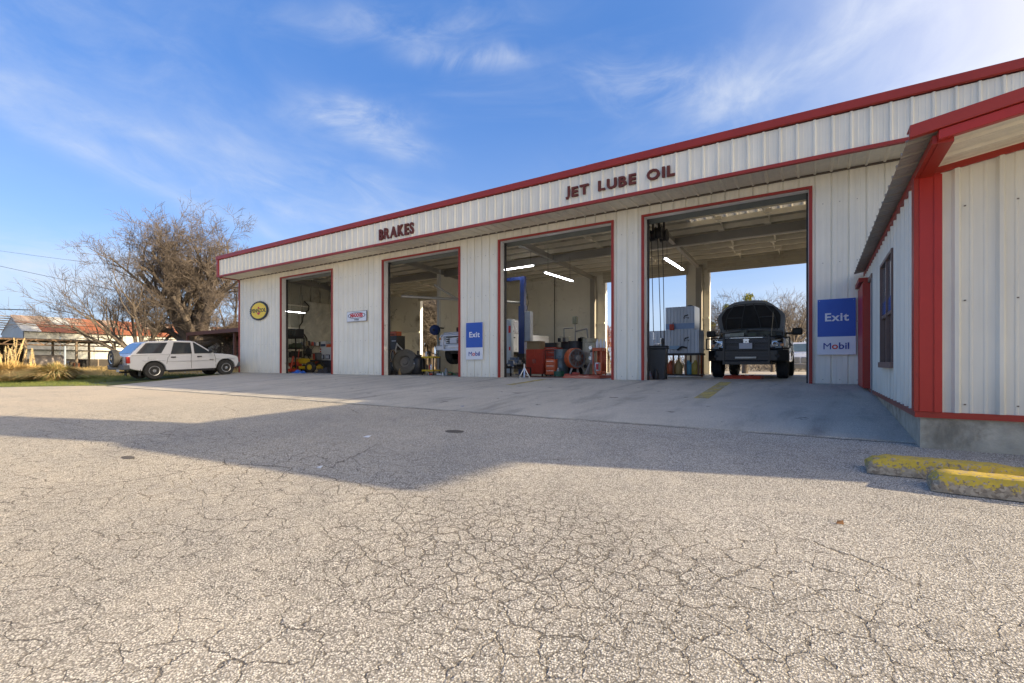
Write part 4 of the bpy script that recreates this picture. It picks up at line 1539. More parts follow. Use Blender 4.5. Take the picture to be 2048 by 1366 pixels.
        # mirrors on arms
        MB().box(min(s * .90, s * 1.10), max(s * .90, s * 1.10), .98, 1.06, 1.39, 1.45).build('mirror_arm', TRIMK, r)
        B('mirror', TRIMK, r, min(s * 1.06, s * 1.33), max(s * 1.06, s * 1.33), .96, 1.10, 1.36, 1.58, bevel=.045, seg=3)
        hl = MB()
        hl.add([(s * .60, 2.58, .93), (s * .96, 2.47, .95), (s * .97, 2.42, 1.17), (s * .62, 2.56, 1.15), (s * .60, 2.45, .93), (s * .96, 2.3, .95), (s * .97, 2.3, 1.17), (s * .62, 2.45, 1.15)],
               [(0, 1, 2, 3), (4, 7, 6, 5), (0, 4, 5, 1), (1, 5, 6, 2), (2, 6, 7, 3), (3, 7, 4, 0)])
        # lamp stands a little proud of the wing
        hl.v = [(x, y + .07, z) for x, y, z in hl.v]
        hl.build('headlamp', LAMPC, r, bevel=.01)
        MB().lathe([(.075, 0), (.085, .03), (.06, .035), (.02, .0)], (s * .72, 2.625, 1.03), 'y', 16).build('lamp_reflector', CHROME, r)
        B('turn_lens', AMBER, r, min(s * .84, s * .93), max(s * .84, s * .93), 2.55, 2.61, .96, 1.04)
    B('rear_bumper', CHROME, r, -.95, .95, -3.12, -2.96, .55, .72, bevel=.02)
    if style == 'black':
        # grille with slats and emblem
        B('grille_back', TRIMK, r, -.58, .58, 2.56, 2.62, .82, 1.22)
        for k in range(9):
            B('grille_slat', mat('grille_black', (.10, .10, .11), .35, .2), r, -.56, .56, 2.62, 2.635, .85 + k * .040, .866 + k * .040)
        B('grille_bar', mat('chrome_bar', (.55, .57, .60), .2, .9), r, -.42, .42, 2.62, 2.66, 1.215, 1.245, bevel=.006)
        em = MB()
        em.prism([(-.075, 1.06), (-.03, 1.07), (-.028, 1.11), (0, 1.125), (.028, 1.11), (.03, 1.07), (.075, 1.06), (.062, 1.14), (.085, 1.17), (.045, 1.20), (0, 1.195), (-.045, 1.20), (-.085, 1.17), (-.062, 1.14)], 2.64, 2.665, 'y')
        em.prism([(-.025, 1.03), (.025, 1.03), (.035, 1.10), (-.035, 1.10)], 2.641, 2.672, 'y')
        em.build('emblem', CHROME, r)
        B('licence_plate', PLATE, r, -.165, .165, 2.77, 2.78, .895, 1.065)
        # heavy bumper and brush guard
        BG = mat('guard_black', (.020, .020, .022), .28, .2, var=.1)
        MB().prism([(-1.04, 2.45), (-.80, 2.72), (.80, 2.72), (1.04, 2.45), (1.04, 2.38), (-1.04, 2.38)], .52, .86, 'z').build('bumper', BG, r, bevel=.03, seg=3)
        MB().prism([(-.55, .50), (.55, .50), (.62, .42), (-.62, .42)], 2.52, 2.74, 'y').build('bumper_lip', BG, r)
        g = MB()
        for s in (-1, 1):
            g.box(min(s * .55, s * .60), max(s * .55, s * .60), 2.72, 2.76, .44, 1.27)
            g.tube((s * .60, 2.74, 1.24), (s * 1.06, 2.60, 1.22), .020).tube((s * 1.06, 2.60, 1.22), (s * 1.07, 2.58, .90), .020).tube((s * 1.07, 2.58, .90), (s * .60, 2.74, .88), .020)
        for z in (.47, .86, 1.06, 1.26):
            g.box(-.56, .56, 2.725, 2.755, z - .012, z + .012)
        g.build('brush_guard', BG, r)
        for k in range(7):
            B('guard_mesh', mat('guard_mesh_black', (.05, .05, .055), .5), r, -.55, .55, 2.722, 2.735, .50 + .045 * k, .515 + .045 * k)
        B('light_bar', mat('light_bar_lens', (.62, .60, .52), .2, coat=.5), r, -.27, .27, 2.757, 2.79, .60, .655, bevel=.006)
        for s in (-1, 1):
            MB().lathe([(.055, 0), (.055, .02), (.02, .01)], (s * .78, 2.715, .68), 'y', 14).build('tow_hole', DARK, r)
        # the raised bonnet: a shell with a dark padded inside
        hinge = Vector((0, 1.30, 1.50))
        ang = R(55)
        fw = Vector((0, cos(ang), sin(ang)))
        up = Vector((0, -sin(ang), cos(ang)))
        L = 1.10
        nu, nv = 21, 13
        def hp(u, v, e, inset=1.0):
            wv = (.86 + .06 * sin(v * pi)) * (1 - .36 * max(0, v - .55) ** 1.3 / .45 ** 1.3 * .9)
            # front corners rounded
            vv = v * L * (1 - .10 * abs(u) ** 4)
            crown = .085 * (1 - u * u) + .02 * sin(v * pi)
            return hinge + Vector((1, 0, 0)) * u * wv * inset + fw * vv + up * (crown + e)
        vs, fs = [], []
        for e in (0.0, -.035):
            for j in range(nv):
                for i in range(nu):
                    vs.append(hp(-1 + 2 * i / (nu - 1), j / (nv - 1), e))
        N = nu * nv
        for j in range(nv - 1):
            for i in range(nu - 1):
                a = j * nu + i
                fs.append((a, a + 1, a + nu + 1, a + nu))
                fs.append((N + a, N + a + nu, N + a + nu + 1, N + a + 1))
        for i in range(nu - 1):
            fs.append((i, N + i, N + i + 1, i + 1)); b = (nv - 1) * nu
            fs.append((b + i, b + i + 1, N + b + i + 1, N + b + i))
        for j in range(nv - 1):
            a = j * nu
            fs.append((a, a + nu, N + a + nu, N + a)); b = a + nu - 1
            fs.append((b, N + b, N + b + nu, b + nu))
        MB().add(vs, fs).build('open_bonnet', mat('bonnet_inner_grey', (.40, .42, .44), .35, .2, var=.15, vs=3, coat=.3), r, smooth=40)
        vs, fs = [], []
        for e in (-.040, -.062):
            for j in range(nv):
                for i in range(nu):
                    u, v = -1 + 2 * i / (nu - 1), j / (nv - 1)
                    p = hp(u * .86, .10 + v * .76, e - .012 * sin(u * 9) * sin(v * 7))
                    vs.append(p)
        fs = []
        for j in range(nv - 1):
            for i in range(nu - 1):
                a = j * nu + i
                fs.append((a, a + 1, a + nu + 1, a + nu))
                fs.append((N + a, N + a + nu, N + a + nu + 1, N + a + 1))
        for i in range(nu - 1):
            fs.append((i, N + i, N + i + 1, i + 1)); b = (nv - 1) * nu
            fs.append((b + i, b + i + 1, N + b + i + 1, N + b + i))
        for j in range(nv - 1):
            a = j * nu
            fs.append((a, a + nu, N + a + nu, N + a)); b = a + nu - 1
            fs.append((b, N + b, N + b + nu, b + nu))
        MB().add(vs, fs).build('bonnet_liner', mat('bonnet_liner', (.045, .045, .046), .55, var=.3, vs=5), r, smooth=60)
        # stamped frame under the bonnet, a cowl arc at its foot, a prop and a bright catch
        fr = MB()
        for (ua, va, ub, vb) in ((-.80, .06, -.62, .92), (.80, .06, .62, .92), (-.62, .92, .62, .92), (-.74, .08, .74, .08), (-.30, .10, -.16, .90), (.30, .10, .16, .90), (-.70, .50, -.24, .46), (.70, .50, .24, .46)):
            pa = [hp(ua + (ub - ua) * k / 6, va + (vb - va) * k / 6, -.072) for k in range(7)]
            fr.path(pa, .016, 6)
        fr.build('bonnet_frame', mat('bonnet_frame_grey', (.12, .125, .13), .4, .2), r)
        MB().path([(-.84 + 1.68 * k / 12, 1.36 - .0 * k, 1.47 + .075 * sin(pi * k / 12)) for k in range(13)], .026, 8).build('cowl_strip', mat('hinge_grey', (.25, .26, .27), .5, .3), r)
        MB().path([(-.60, 2.35, 1.16), (-.62, 1.75, 2.1)], .010, 6).build('prop_rod', CHROME, r)
        B('washer_bottle', mat('bottle_cloudy', (.40, .42, .42), .4), r, -.66, -.50, 1.45, 1.62, 1.02, 1.42, bevel=.02)
        B('coolant_tank', mat('bottle_cloudy', (.40, .42, .42), .4), r, .50, .68, 1.5, 1.8, 1.04, 1.42, bevel=.02)
        B('fuse_box', BLACK, r, -.66, -.38, 2.0, 2.3, 1.05, 1.22, bevel=.015)
        for s in (-1, 1):
            MB().path([(s * .84, 1.36, 1.24), (s * .88, 1.42, 1.42), (s * .84, 1.38, 1.62)], .026).build('bonnet_hinge', mat('hinge_grey', (.25, .26, .27), .5, .3), r)
        MB().path([(-.70, 2.52, 1.20), (-.3, 2.58, 1.235), (.3, 2.58, 1.235), (.70, 2.52, 1.20)], .022).build('radiator_bar', mat('hinge_grey', (.25, .26, .27), .5, .3), r)
    else:
        B('grille_back', TRIMK, r, -.56, .56, 2.56, 2.63, .80, 1.14)
        for k in range(4):
            B('grille_slat', CHROME, r, -.54, .54, 2.63, 2.65, .84 + k * .08, .862 + k * .08)
        B('bumper', mat('pale_bumper', (.55, .56, .57), .35, .4), r, -.98, .98, 2.60, 2.78, .52, .74, bevel=.04)
        if style == 'white':
            g = MB()
            WG = mat('white_guard', (.66, .67, .69), .35, .1)
            for s in (-1, 1):
                g.tube((s * .52, 2.84, .55), (s * .55, 2.84, 1.02), .040).tube((s * .55, 2.84, 1.02), (s * .46, 2.84, 1.10), .040)
            g.tube((-.46, 2.84, 1.10), (.46, 2.84, 1.10), .040).tube((-.52, 2.84, .55), (.52, 2.84, .55), .040)
            g.build('brush_guard', WG, r)
            B('licence_plate', PLATE, r, -.16, .16, 2.86, 2.875, .80, .98)
            B('light_bar', WHITE, r, -.26, .26, 2.86, 2.875, .66, .72)
    return r


bp = pickup('parked_pickup', 'black pickup truck with its bonnet up, nose towards the lot in the right-hand bay',
       (-1.83 + .0, 18.55, .0), R(180), CARK, 'black')
bp.scale = (1.07, 1, 1)
pickup('raised_pickup', 'white pickup truck raised on the blue lift, seen across the second and third bays',
       (-11.6, 16.7, .42), R(180), CARW, 'white')

# far truck behind the building, only its face shows in the right-hand bay
def far_truck():
    xq = X_at(1601, 32.0)
    r = thing('yard_truck', 'white work truck with split chrome grille parked in the yard behind the black pickup', 'truck', (xq, 34.5, gz(34.5)), R(180))
    MB().prism([(-3.2, .8), (-3.2, 1.5), (.55, 1.5), (.6, 1.42), (2.25, 1.30), (2.42, 1.15), (2.45, .75), (2.2, .7)] + list(reversed(arch_pts(1.5, .46, .52, .62))) + [(.9, .6), (-1.0, .6)], -1.0, 1.0, 'x').build('body', CARW, r, bevel=.06, seg=3)
    MB().prism([(-1.0, 1.49), (-.95, 1.98), (-.7, 2.10), (-.1, 2.10), (.05, 2.04), (.50, 1.49)], 0, 0, 'x', lambda p, q, s: s * (.96 - (q - 1.49) * .18)).build('cab', CARW, r, bevel=.05, seg=3)
    q = MB()
    q.add([(-.84, .50, 1.54), (.84, .50, 1.54), (.76, .10, 2.01), (-.76, .10, 2.01), (-.84, .44, 1.5), (.84, .44, 1.5), (.76, .02, 1.98), (-.76, .02, 1.98)], [(0, 3, 2, 1), (4, 5, 6, 7), (0, 1, 5, 4), (1, 2, 6, 5), (2, 3, 7, 6), (3, 0, 4, 7)])
    q.build('windscreen', mat('green_grey_glass', (.14, .19, .19), .1, coat=.5), r)
    for s in (-1, 1):
        B('grille', mat('grille_grey', (.22, .23, .25), .35, .6, var=.2, vs=20), r, min(s * .03, s * .50), max(s * .03, s * .50), 2.44, 2.50, .82, 1.16, bevel=.03)
        B('headlamp', LAMPC, r, min(s * .62, s * .90), max(s * .62, s * .90), 2.42, 2.49, .86, 1.08, bevel=.02)
        wheel(r, s * .84, 1.5, .44, .44, .26, s, CHROME, 8)
        wheel(r, s * .84, -2.2, .44, .44, .26, s, CHROME, 8)
        B('mirror', TRIMK, r, min(s * 1.02, s * 1.22), max(s * 1.02, s * 1.22), .3, .4, 1.5, 1.85, bevel=.03)
    B('bumper', mat('dull_bumper', (.18, .18, .18), .4, .6), r, -1.05, 1.05, 2.46, 2.66, .48, .74, bevel=.03)
    B('flatbed', WOOD, r, -1.1, 1.1, -3.6, -1.1, 1.2, 1.35)


far_truck()

# ================================================================== trees
def branch_tree(name, label, cat, base, rz, mains, depth, twig_m, seed, trunk_r, group=None, blossom=0, len0=1.0, kids=(5, 5, 4, 4), spread=.62, up=.12, bendk=.10, twr=.010, trunk=None, env=None, lratio=.64):
    rg = random.Random(seed)
    P, Q, r0, r1, lv = [], [], [], [], []

    def grow(p, d, L, r, level):
        nseg = 4 if level < 3 else 2
        pts = [p]
        dd = d.copy()
        for i in range(nseg):
            dd = (dd + Vector((rg.gauss(0, bendk), rg.gauss(0, bendk), rg.gauss(0, bendk) + up * .25))).normalized()
            q = pts[-1] + dd * L / nseg
            if env and level > 0:
                q = env(q)
            pts.append(q)
        rr = [r * (1 - .55 * i / nseg) for i in range(nseg + 1)]
        for i in range(nseg):
            P.append(pts[i]); Q.append(pts[i + 1]); r0.append(rr[i]); r1.append(rr[i + 1]); lv.append(level)
        if level >= depth:
            return
        nk = kids[min(level, len(kids) - 1)]
        for k in range(nk):
            f = .30 + .70 * (k + rg.random() * .8) / nk
            f = min(f, 1.0)
            j = min(nseg - 1, int(f * nseg))
            o = pts[j].lerp(pts[j + 1], f * nseg - j)
            a = dd.orthogonal().normalized()
            a.rotate(Matrix.Rotation(rg.random() * 2 * pi, 3, dd))
            nd = (dd * (1 - spread * .5) + a * spread * rg.uniform(.6, 1.25) + Vector((0, 0, up))).normalized()
            rk = max(twr, r * (1 - .55 * f) * rg.uniform(.45, .66))
            grow(o, nd, L * lratio * rg.uniform(.75, 1.2), rk, level + 1)
    for (p, d, L, r) in mains:
        grow(Vector(p), Vector(d).normalized(), L, r, 0)
    root = thing(name, label, cat, base, rz, group)
    lv = np.array(lv)
    P, Q, r0, r1 = map(np.array, (P, Q, r0, r1))
    a = lv <= 1
    tm = MB()
    if trunk:
        for (p, q, ra, rb) in trunk:
            tm.tube(p, q, ra, rb, 10)
        tm.build('trunk', BARK, root, smooth=60)
    link_mesh('limbs', segs_mesh('limbs', P[a], Q[a], r0[a], r1[a], 7), BARK, root)
    b = ~a
    o = link_mesh('crown', segs_mesh('crown', P[b], Q[b], r0[b], r1[b], 3), twig_m, root)
    if blossom:
        tips = Q[lv == depth]
        idx = rng.choice(len(tips), min(blossom, len(tips)), replace=False)
        c = tips[idx] + rng.normal(0, .06, (len(idx), 3))
        tri = rng.normal(0, .05, (len(idx), 3, 3))
        V = (c[:, None, :] + tri).reshape(-1, 3)
        F = np.arange(len(V)).reshape(-1, 3)
        link_mesh('buds', tri_mesh('buds', V, F), mat('pale_bud', (.52, .45, .34), .8, var=.2), root)
    return root


# big windswept elm behind the brown canopy
bx, by = X_at(392, 19.8), 19.8
dd_ = lambda a, e: (cos(R(e)) * cos(R(a)), cos(R(e)) * sin(R(a)), sin(R(e)))
rx = Vector((CS, SN, 0))     # to the right in the picture
fx = Vector((-SN, CS, 0))    # away from the camera


def dirv(r_, u_, f_):
    return rx * r_ + Vector((0, 0, u_)) + fx * f_


def env_big(q):
    return q


mains = [(rx * -.5 + Vector((0, 0, 2.6)), dirv(-.80, .82, .1), 5.8, .46),
         (rx * -.4 + Vector((0, 0, 3.2)), dirv(-.38, 1.0, -.3), 5.9, .46),
         (rx * .1 + Vector((0, 0, 3.2)), dirv(.05, 1.0, .35), 6.0, .48),
         (rx * .4 + Vector((0, 0, 3.0)), dirv(.38, .95, -.1), 5.8, .46),
         (rx * .6 + Vector((0, 0, 2.6)), dirv(.85, .72, .1), 5.0, .40),
         (rx * -.6 + Vector((0, 0, 2.4)), dirv(-1.0, .36, .3), 4.4, .34),
         (rx * .5 + Vector((0, 0, 2.2)), dirv(.95, .28, -.3), 4.2, .30),
         (rx * .1 + Vector((0, 0, 2.6)), dirv(.1, .62, -.9), 4.4, .36),
         (rx * -.1 + Vector((0, 0, 2.8)), dirv(-.45, .72, .8), 4.6, .34),
         (rx * -.2 + Vector((0, 0, 3.4)), dirv(-.62, 1.0, -.1), 6.6, .34)]
tr = [((-.35, 0, -.4), rx * -.55 + Vector((0, 0, 3.0)), .85, .55), ((.35, 0, -.4), rx * .5 + Vector((0, 0, 3.0)), .85, .5), ((0, .3, -.4), (0, .2, 3.3), .9, .6), ((0, -.3, -.4), rx * .1 + Vector((0, 0, 2.8)), .8, .45)]
branch_tree('elm_tree', 'big bare elm with a dense sunlit brown crown behind the left end of the shop', 'tree', (bx, by, gz(by)), 0, mains, 5, mat('elm_twig', (.118, .094, .076), .85, var=.25, vs=1.2, space='w'), 4, .9,
            blossom=0, kids=(6, 5, 5, 5, 4), spread=.70, up=.10, bendk=.13, twr=.0125, trunk=tr, lratio=.60)

# smaller spreading tree leaning left, in front of the barn
sxp, syp = X_at(285, 16.0), 16.0
mains = [(rx * -.1 + Vector((0, 0, .9)), dirv(-.55, 1.0, .1), 4.8, .17),
         (rx * .1 + Vector((0, 0, 1.0)), dirv(-.15, 1.0, -.2), 4.6, .17),
         (rx * -.2 + Vector((0, 0, .7)), dirv(-1.0, .80, .1), 5.0, .18),
         (rx * -.3 + Vector((0, 0, .6)), dirv(-1.0, .42, -.2), 5.0, .16),
         (rx * .3 + Vector((0, 0, .8)), dirv(.42, .85, .2), 2.8, .14),
         (rx * .2 + Vector((0, 0, .9)), dirv(.12, 1.0, .35), 4.2, .14),
         (rx * -.2 + Vector((0, 0, .8)), dirv(-.75, .95, -.45), 4.8, .14)]
tr = [((0, 0, -.3), rx * -.15 + Vector((0, 0, 1.2)), .34, .24), (rx * .25 + Vector((0, 0, -.3)), rx * .40 + Vector((0, 0, 1.0)), .22, .15), (rx * -.3 + Vector((0, 0, -.2)), rx * -.75 + Vector((0, 0, .9)), .22, .16)]
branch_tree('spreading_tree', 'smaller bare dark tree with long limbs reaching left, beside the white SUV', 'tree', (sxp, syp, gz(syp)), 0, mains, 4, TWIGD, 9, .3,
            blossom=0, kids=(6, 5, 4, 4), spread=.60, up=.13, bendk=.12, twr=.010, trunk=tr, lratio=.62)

# winter trees behind the shop, seen through the open bays
def yard_tree(px, Y, hgt, seed, label, tw=TWIG, mist=0, spread=.7, kids=(5, 5, 4, 4), lean=0.0):
    X = X_at(px, Y)
    m_ = []
    rg = random.Random(seed)
    for k in range(6):
        a = 2 * pi * k / 6 + rg.random()
        m_.append(((0, 0, hgt * .22), (cos(a) * spread + lean, sin(a) * spread, 1.0), hgt * .42, hgt * .018))
    t = branch_tree('bare_tree', label, 'tree', (X, Y, gz(Y)), 0, m_, 4, tw, seed, .1, kids=kids, spread=.66, up=.08, bendk=.15, twr=.011,
                    trunk=[((0, 0, -.3), (0, 0, hgt * .28), hgt * .035, hgt * .024)], lratio=.62, group='winter trees behind the shop')
    if mist:
        for k in range(mist):
            c = Vector((rg.uniform(-.3, .3) * hgt, rg.uniform(-.2, .2) * hgt, hgt * rg.uniform(.62, .88)))
            n = 260
            V = rng.normal(0, 1, (n, 3)); V /= np.linalg.norm(V, axis=1, keepdims=True)
            V = V * (rng.random((n, 1)) ** .4) * .42 + np.array(c)
            tri = V[:, None, :] + rng.normal(0, .07, (n, 3, 3))
            link_mesh('mistletoe', tri_mesh('mistletoe', tri.reshape(-1, 3), np.arange(n * 3).reshape(-1, 3)), mat('mistletoe_green', (.22, .22, .03), .8, var=.3), t)
    return t


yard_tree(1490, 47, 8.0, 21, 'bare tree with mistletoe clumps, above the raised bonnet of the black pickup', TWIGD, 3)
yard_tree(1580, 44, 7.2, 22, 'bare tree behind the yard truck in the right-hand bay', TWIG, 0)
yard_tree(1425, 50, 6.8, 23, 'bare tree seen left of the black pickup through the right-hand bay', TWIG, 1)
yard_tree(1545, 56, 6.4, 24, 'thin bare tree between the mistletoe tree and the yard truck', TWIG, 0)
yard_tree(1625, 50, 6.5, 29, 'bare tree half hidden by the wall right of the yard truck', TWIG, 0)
yard_tree(1305, 54, 4.6, 25, 'low bare tree seen past the trash bin through the right-hand bay', TWIG, 0)
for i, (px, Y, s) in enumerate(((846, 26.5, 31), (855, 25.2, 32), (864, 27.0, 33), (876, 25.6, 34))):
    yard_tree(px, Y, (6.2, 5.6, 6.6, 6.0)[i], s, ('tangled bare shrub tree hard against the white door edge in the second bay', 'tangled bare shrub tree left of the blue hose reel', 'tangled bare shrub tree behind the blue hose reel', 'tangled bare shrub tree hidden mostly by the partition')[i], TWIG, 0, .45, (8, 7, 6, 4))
yard_tree(1217, 27.0, 3.2, 35, 'reddish bare shrub tree in the rear doorway of the third bay', mat('red_twig', (.28, .12, .08), .85, var=.2), 0, .3)
# hedge of brush in the distance, nobody could count it
n = 26000
ux = rng.uniform(-150, 190, n); uy = 64 + rng.normal(0, 3, n) + 6 * np.sin(ux * .05)
uz = gz(64) + rng.random(n) ** 1.2 * (1.9 + 1.0 * np.sin(ux * .13) + .7 * np.sin(ux * .41))
dq = rng.normal(0, .35, (n, 3)); dq[:, 2] = np.abs(dq[:, 2]) + .3
Pq = np.stack([ux, uy, uz], 1)
o = link_mesh('distant_brush', segs_mesh('distant_brush', Pq, Pq + dq, np.full(n, .035), np.full(n, .015), 3), TWIG)
o['kind'] = 'stuff'

# ================================================================== things inside the bays
TUBEL = glow('lit_tube', (.92, .96, 1.0), 7.0)


def tube_light(p, q, label, drop=.8, zroof=None):
    """hanging twin-tube shop light from p to q"""
    p, q = Vector(p), Vector(q)
    c = (p + q) / 2
    r = thing('hanging_light', label, 'ceiling light', tuple(c), group='lit fluorescent shop lights')
    d = (q - p).normalized()
    s = d.cross(Vector((0, 0, 1))).normalized()
    L = (q - p).length / 2
    MB().obox((0, 0, .030), d * L, s * .045, (0, 0, .016)).build('housing', WHITE, r)
    for k in (-1, 1):
        MB().tube(-d * (L - .03) + s * .022 * k - Vector((0, 0, .005)), d * (L - .03) + s * .022 * k - Vector((0, 0, .005)), .012, n=8).build('tube', TUBEL, r)
    for k in (-.8, .8):
        MB().tube(d * L * k + Vector((0, 0, .05)), d * L * k + Vector((0, 0, drop)), .006, n=4).build('hanger_wire', DARK, r)
    return r


def pt(px, py, Y):
    x = X_at(px, Y)
    return (x, Y, Z_at(py, x, Y))


tube_light(pt(562, 621.5, 14.0), pt(610, 626, 14.5), 'lit tube light low in the leftmost bay', .9)
tube_light(pt(1006, 540, 16.0), pt(1068, 531, 16.0), 'lit tube light at the left of the third bay, above the blue lift', .9)
tube_light(pt(1090, 545, 14.6), pt(1145, 562, 16.6), 'lit tube light in the middle of the third bay on long wires', .9)
tube_light(pt(1330, 517, 15.0), pt(1366, 540, 17.0), 'lit tube light near the left jamb of the right-hand bay', .5)
tube_light(pt(1098, 479, 17.0), pt(1116, 483, 17.6), 'small lit light high on the ceiling of the third bay', .15)


def legs(r, m, x0, x1, y0, y1, h, t=.02):
    for x in (x0 + t, x1 - t):
        for y in (y0 + t, y1 - t):
            B('leg', m, r, x - t, x + t, y - t, y + t, 0, h)


def at_px(pxl, pxr, Y):
    xl, xr = X_at(pxl, Y), X_at(pxr, Y)
    return (xl + xr) / 2, xr - xl


def drawer_chest(name, label, pxl, pxr, Y, ztop, m, rows, dark=DARK, depth=.45, casters=True):
    x, w_ = at_px(pxl, pxr, Y)
    r = thing(name, label, 'tool cabinet', (x, Y, 0))
    z0 = .10 if casters else 0
    B('body', m, r, -w_ / 2, w_ / 2, 0, depth, z0, ztop, bevel=.008)
    hgt = (ztop - z0 - .04) / rows
    for i in range(rows):
        a = z0 + .02 + i * hgt
        B('drawer', m, r, -w_ / 2 + .02, w_ / 2 - .02, -.018, 0, a + .008, a + hgt - .008, bevel=.004)
        B('drawer_pull', CHROME, r, -w_ / 2 + .06, w_ / 2 - .06, -.034, -.018, a + hgt - .035, a + hgt - .02)
    if casters:
        for sx_ in (-1, 1):
            for y in (.06, depth - .06):
                MB().lathe([(.045, -.015), (.045, .015)], (sx_ * (w_ / 2 - .06), y, .045), 'x', 10).build('caster', BLACK, r)
    return r


def box_thing(name, label, cat, pxl, pxr, Y, z0, z1, m, depth=.4, bev=.01, part='body', rz=0.0):
    x, w_ = at_px(pxl, pxr, Y)
    r = thing(name, label, cat, (x, Y, z0), rz)
    B(part, m, r, -w_ / 2, w_ / 2, 0, depth, 0, z1 - z0, bevel=bev)
    return r, w_


def drum(name, label, px, Y, rad, h, m, z=0.0, cat='drum', lid=None):
    x = X_at(px, Y)
    r = thing(name, label, cat, (x, Y, z))
    prof = [(rad * .96, 0), (rad, .02), (rad, h * .32), (rad * 1.025, h * .335), (rad, h * .35), (rad, h * .65), (rad * 1.025, h * .665), (rad, h * .68), (rad, h - .02), (rad * 1.01, h), (rad * .95, h), (rad * .95, h - .02), (.001, h - .02)]
    MB().lathe(prof, n=22).build('shell', m, r, smooth=35)
    MB().lathe([(.035, 0), (.035, .03), (.001, .03)], (rad * .5, 0, h - .02), n=10).build('bung', lid or DARK, r)
    return r


# ---- first bay
Y = 14.0
x, w_ = at_px(573, 591, Y)
r = thing('steel_rack', 'dark steel rack stacked with parts at the left of the first bay', 'shelf rack', (x, Y, 0))
legs(r, DARK, -w_ / 2, w_ / 2, 0, .5, 1.75)
for z in (.25, .75, 1.2, 1.72):
    B('shelf', DARK, r, -w_ / 2, w_ / 2, 0, .5, z, z + .03)
for (z, k, m_) in ((.28, 2, REDT), (.78, 3, DARK), (1.23, 2, mat('murky_green', (.05, .07, .04), .6))):
    for i in range(k):
        xx = -w_ / 2 + .08 + i * (w_ - .1) / k
        B('stored_part', m_, r, xx, xx + (w_ - .2) / k, .05, .4, z, z + .18 + .12 * random.random(), bevel=.02)
r, w_ = box_thing('old_television', 'black box television on top of the steel rack', 'television', 573, 592, Y - .02, 1.755, 2.2, BLACK, .45, .03, 'cabinet')
B('screen', CARG, r, -w_ / 2 + .05, w_ / 2 - .05, -.012, .0, .06, .38, bevel=.02)

# yellow garden machine
x, w_ = at_px(600, 634, 14.6)
r = thing('yard_mower', 'yellow and black riding mower parked among clutter in the first bay', 'mower', (x, 14.6, 0), R(20))
B('deck', YEL, r, -.62, .62, -.35, .45, .16, .32, bevel=.06)
MB().prism([(-.60, .45), (.20, .42), (.30, .62), (-.10, .72), (-.55, .70)], -.26, .26, 'y').build('hood', YEL, r, bevel=.05)
B('seat', BLACK, r, .18, .58, -.24, .24, .55, .64, bevel=.04)
B('seat_back', BLACK, r, .52, .62, -.24, .24, .60, 1.0, bevel=.04)
MB().tube((.05, 0, .62), (.16, 0, .95), .02).build('steering_column', DARK, r)
MB().lathe([(.17, 0), (.19, .012), (.17, .024), (.15, .012), (.17, 0)], (.17, 0, .95), n=18).build('steering_wheel', BLACK, r)
for (px_, py_, rr_) in ((-.48, -.36, .19), (-.48, .36, .19), (.42, -.40, .27), (.42, .40, .27)):
    o = MB().lathe([(rr_ * .5, -.09), (rr_, -.08), (rr_, .08), (rr_ * .5, .09)], axis='y', n=18).build('wheel', RUBBER, r, loc=(px_, py_, rr_))
    MB().lathe([(rr_ * .5, -.095), (rr_ * .45, -.05), (.001, -.05)], axis='y', n=14).build('rim', YEL, o)
# white stack of machine boxes by the right jamb of the first bay
Y = 15.6
r, w_ = box_thing('dark_cabinet', 'dark low cabinet at the right of the first bay', 'cabinet', 637, 672, Y, 0, .62, mat('navy_grey', (.04, .05, .07), .5), .5)
r, w_ = box_thing('battery_charger', 'white wheeled test machine with dark dials on the low cabinet', 'machine', 639, 664, Y - .03, .62, 1.30, mat('enamel_white', (.62, .64, .66), .35, var=.06), .4)
for i in range(2):
    B('panel', mat('panel_navy', (.03, .04, .09), .4), r, -w_ / 2 + .05 + i * w_ * .45, -w_ / 2 + .05 + i * w_ * .45 + w_ * .36, -.012, 0, .06, .30, bevel=.01)
    B('display', mat('label_pale', (.55, .60, .70), .4), r, -w_ / 2 + .09 + i * w_ * .45, -w_ / 2 + .02 + i * w_ * .45 + w_ * .3, -.02, -.012, .09, .26)
    B('knob_plate', REDT, r, -w_ / 2 + .05, -w_ / 2 + .15, -.012, 0, .42 + .13 * i, .50 + .13 * i)
r, w_ = box_thing('parts_carton', 'pale carton on top of the white test machine', 'carton', 641, 652, Y - .02, 1.305, 1.62, mat('carton_white', (.50, .52, .54), .7, var=.2), .35)
B('label', mat('navy_print', (.03, .05, .12), .5), r, -w_ / 2 + .04, w_ / 2 - .04, -.006, 0, .05, .18)
r, w_ = box_thing('orange_toolbox', 'small orange toolbox on the pile at the right of the first bay', 'toolbox', 652, 662, Y - .01, 1.305, 1.46, ORANGE, .25)
MB().path([(-.1, .1, .15), (-.08, .1, .2), (.08, .1, .2), (.1, .1, .15)], .01).build('handle', DARK, r)
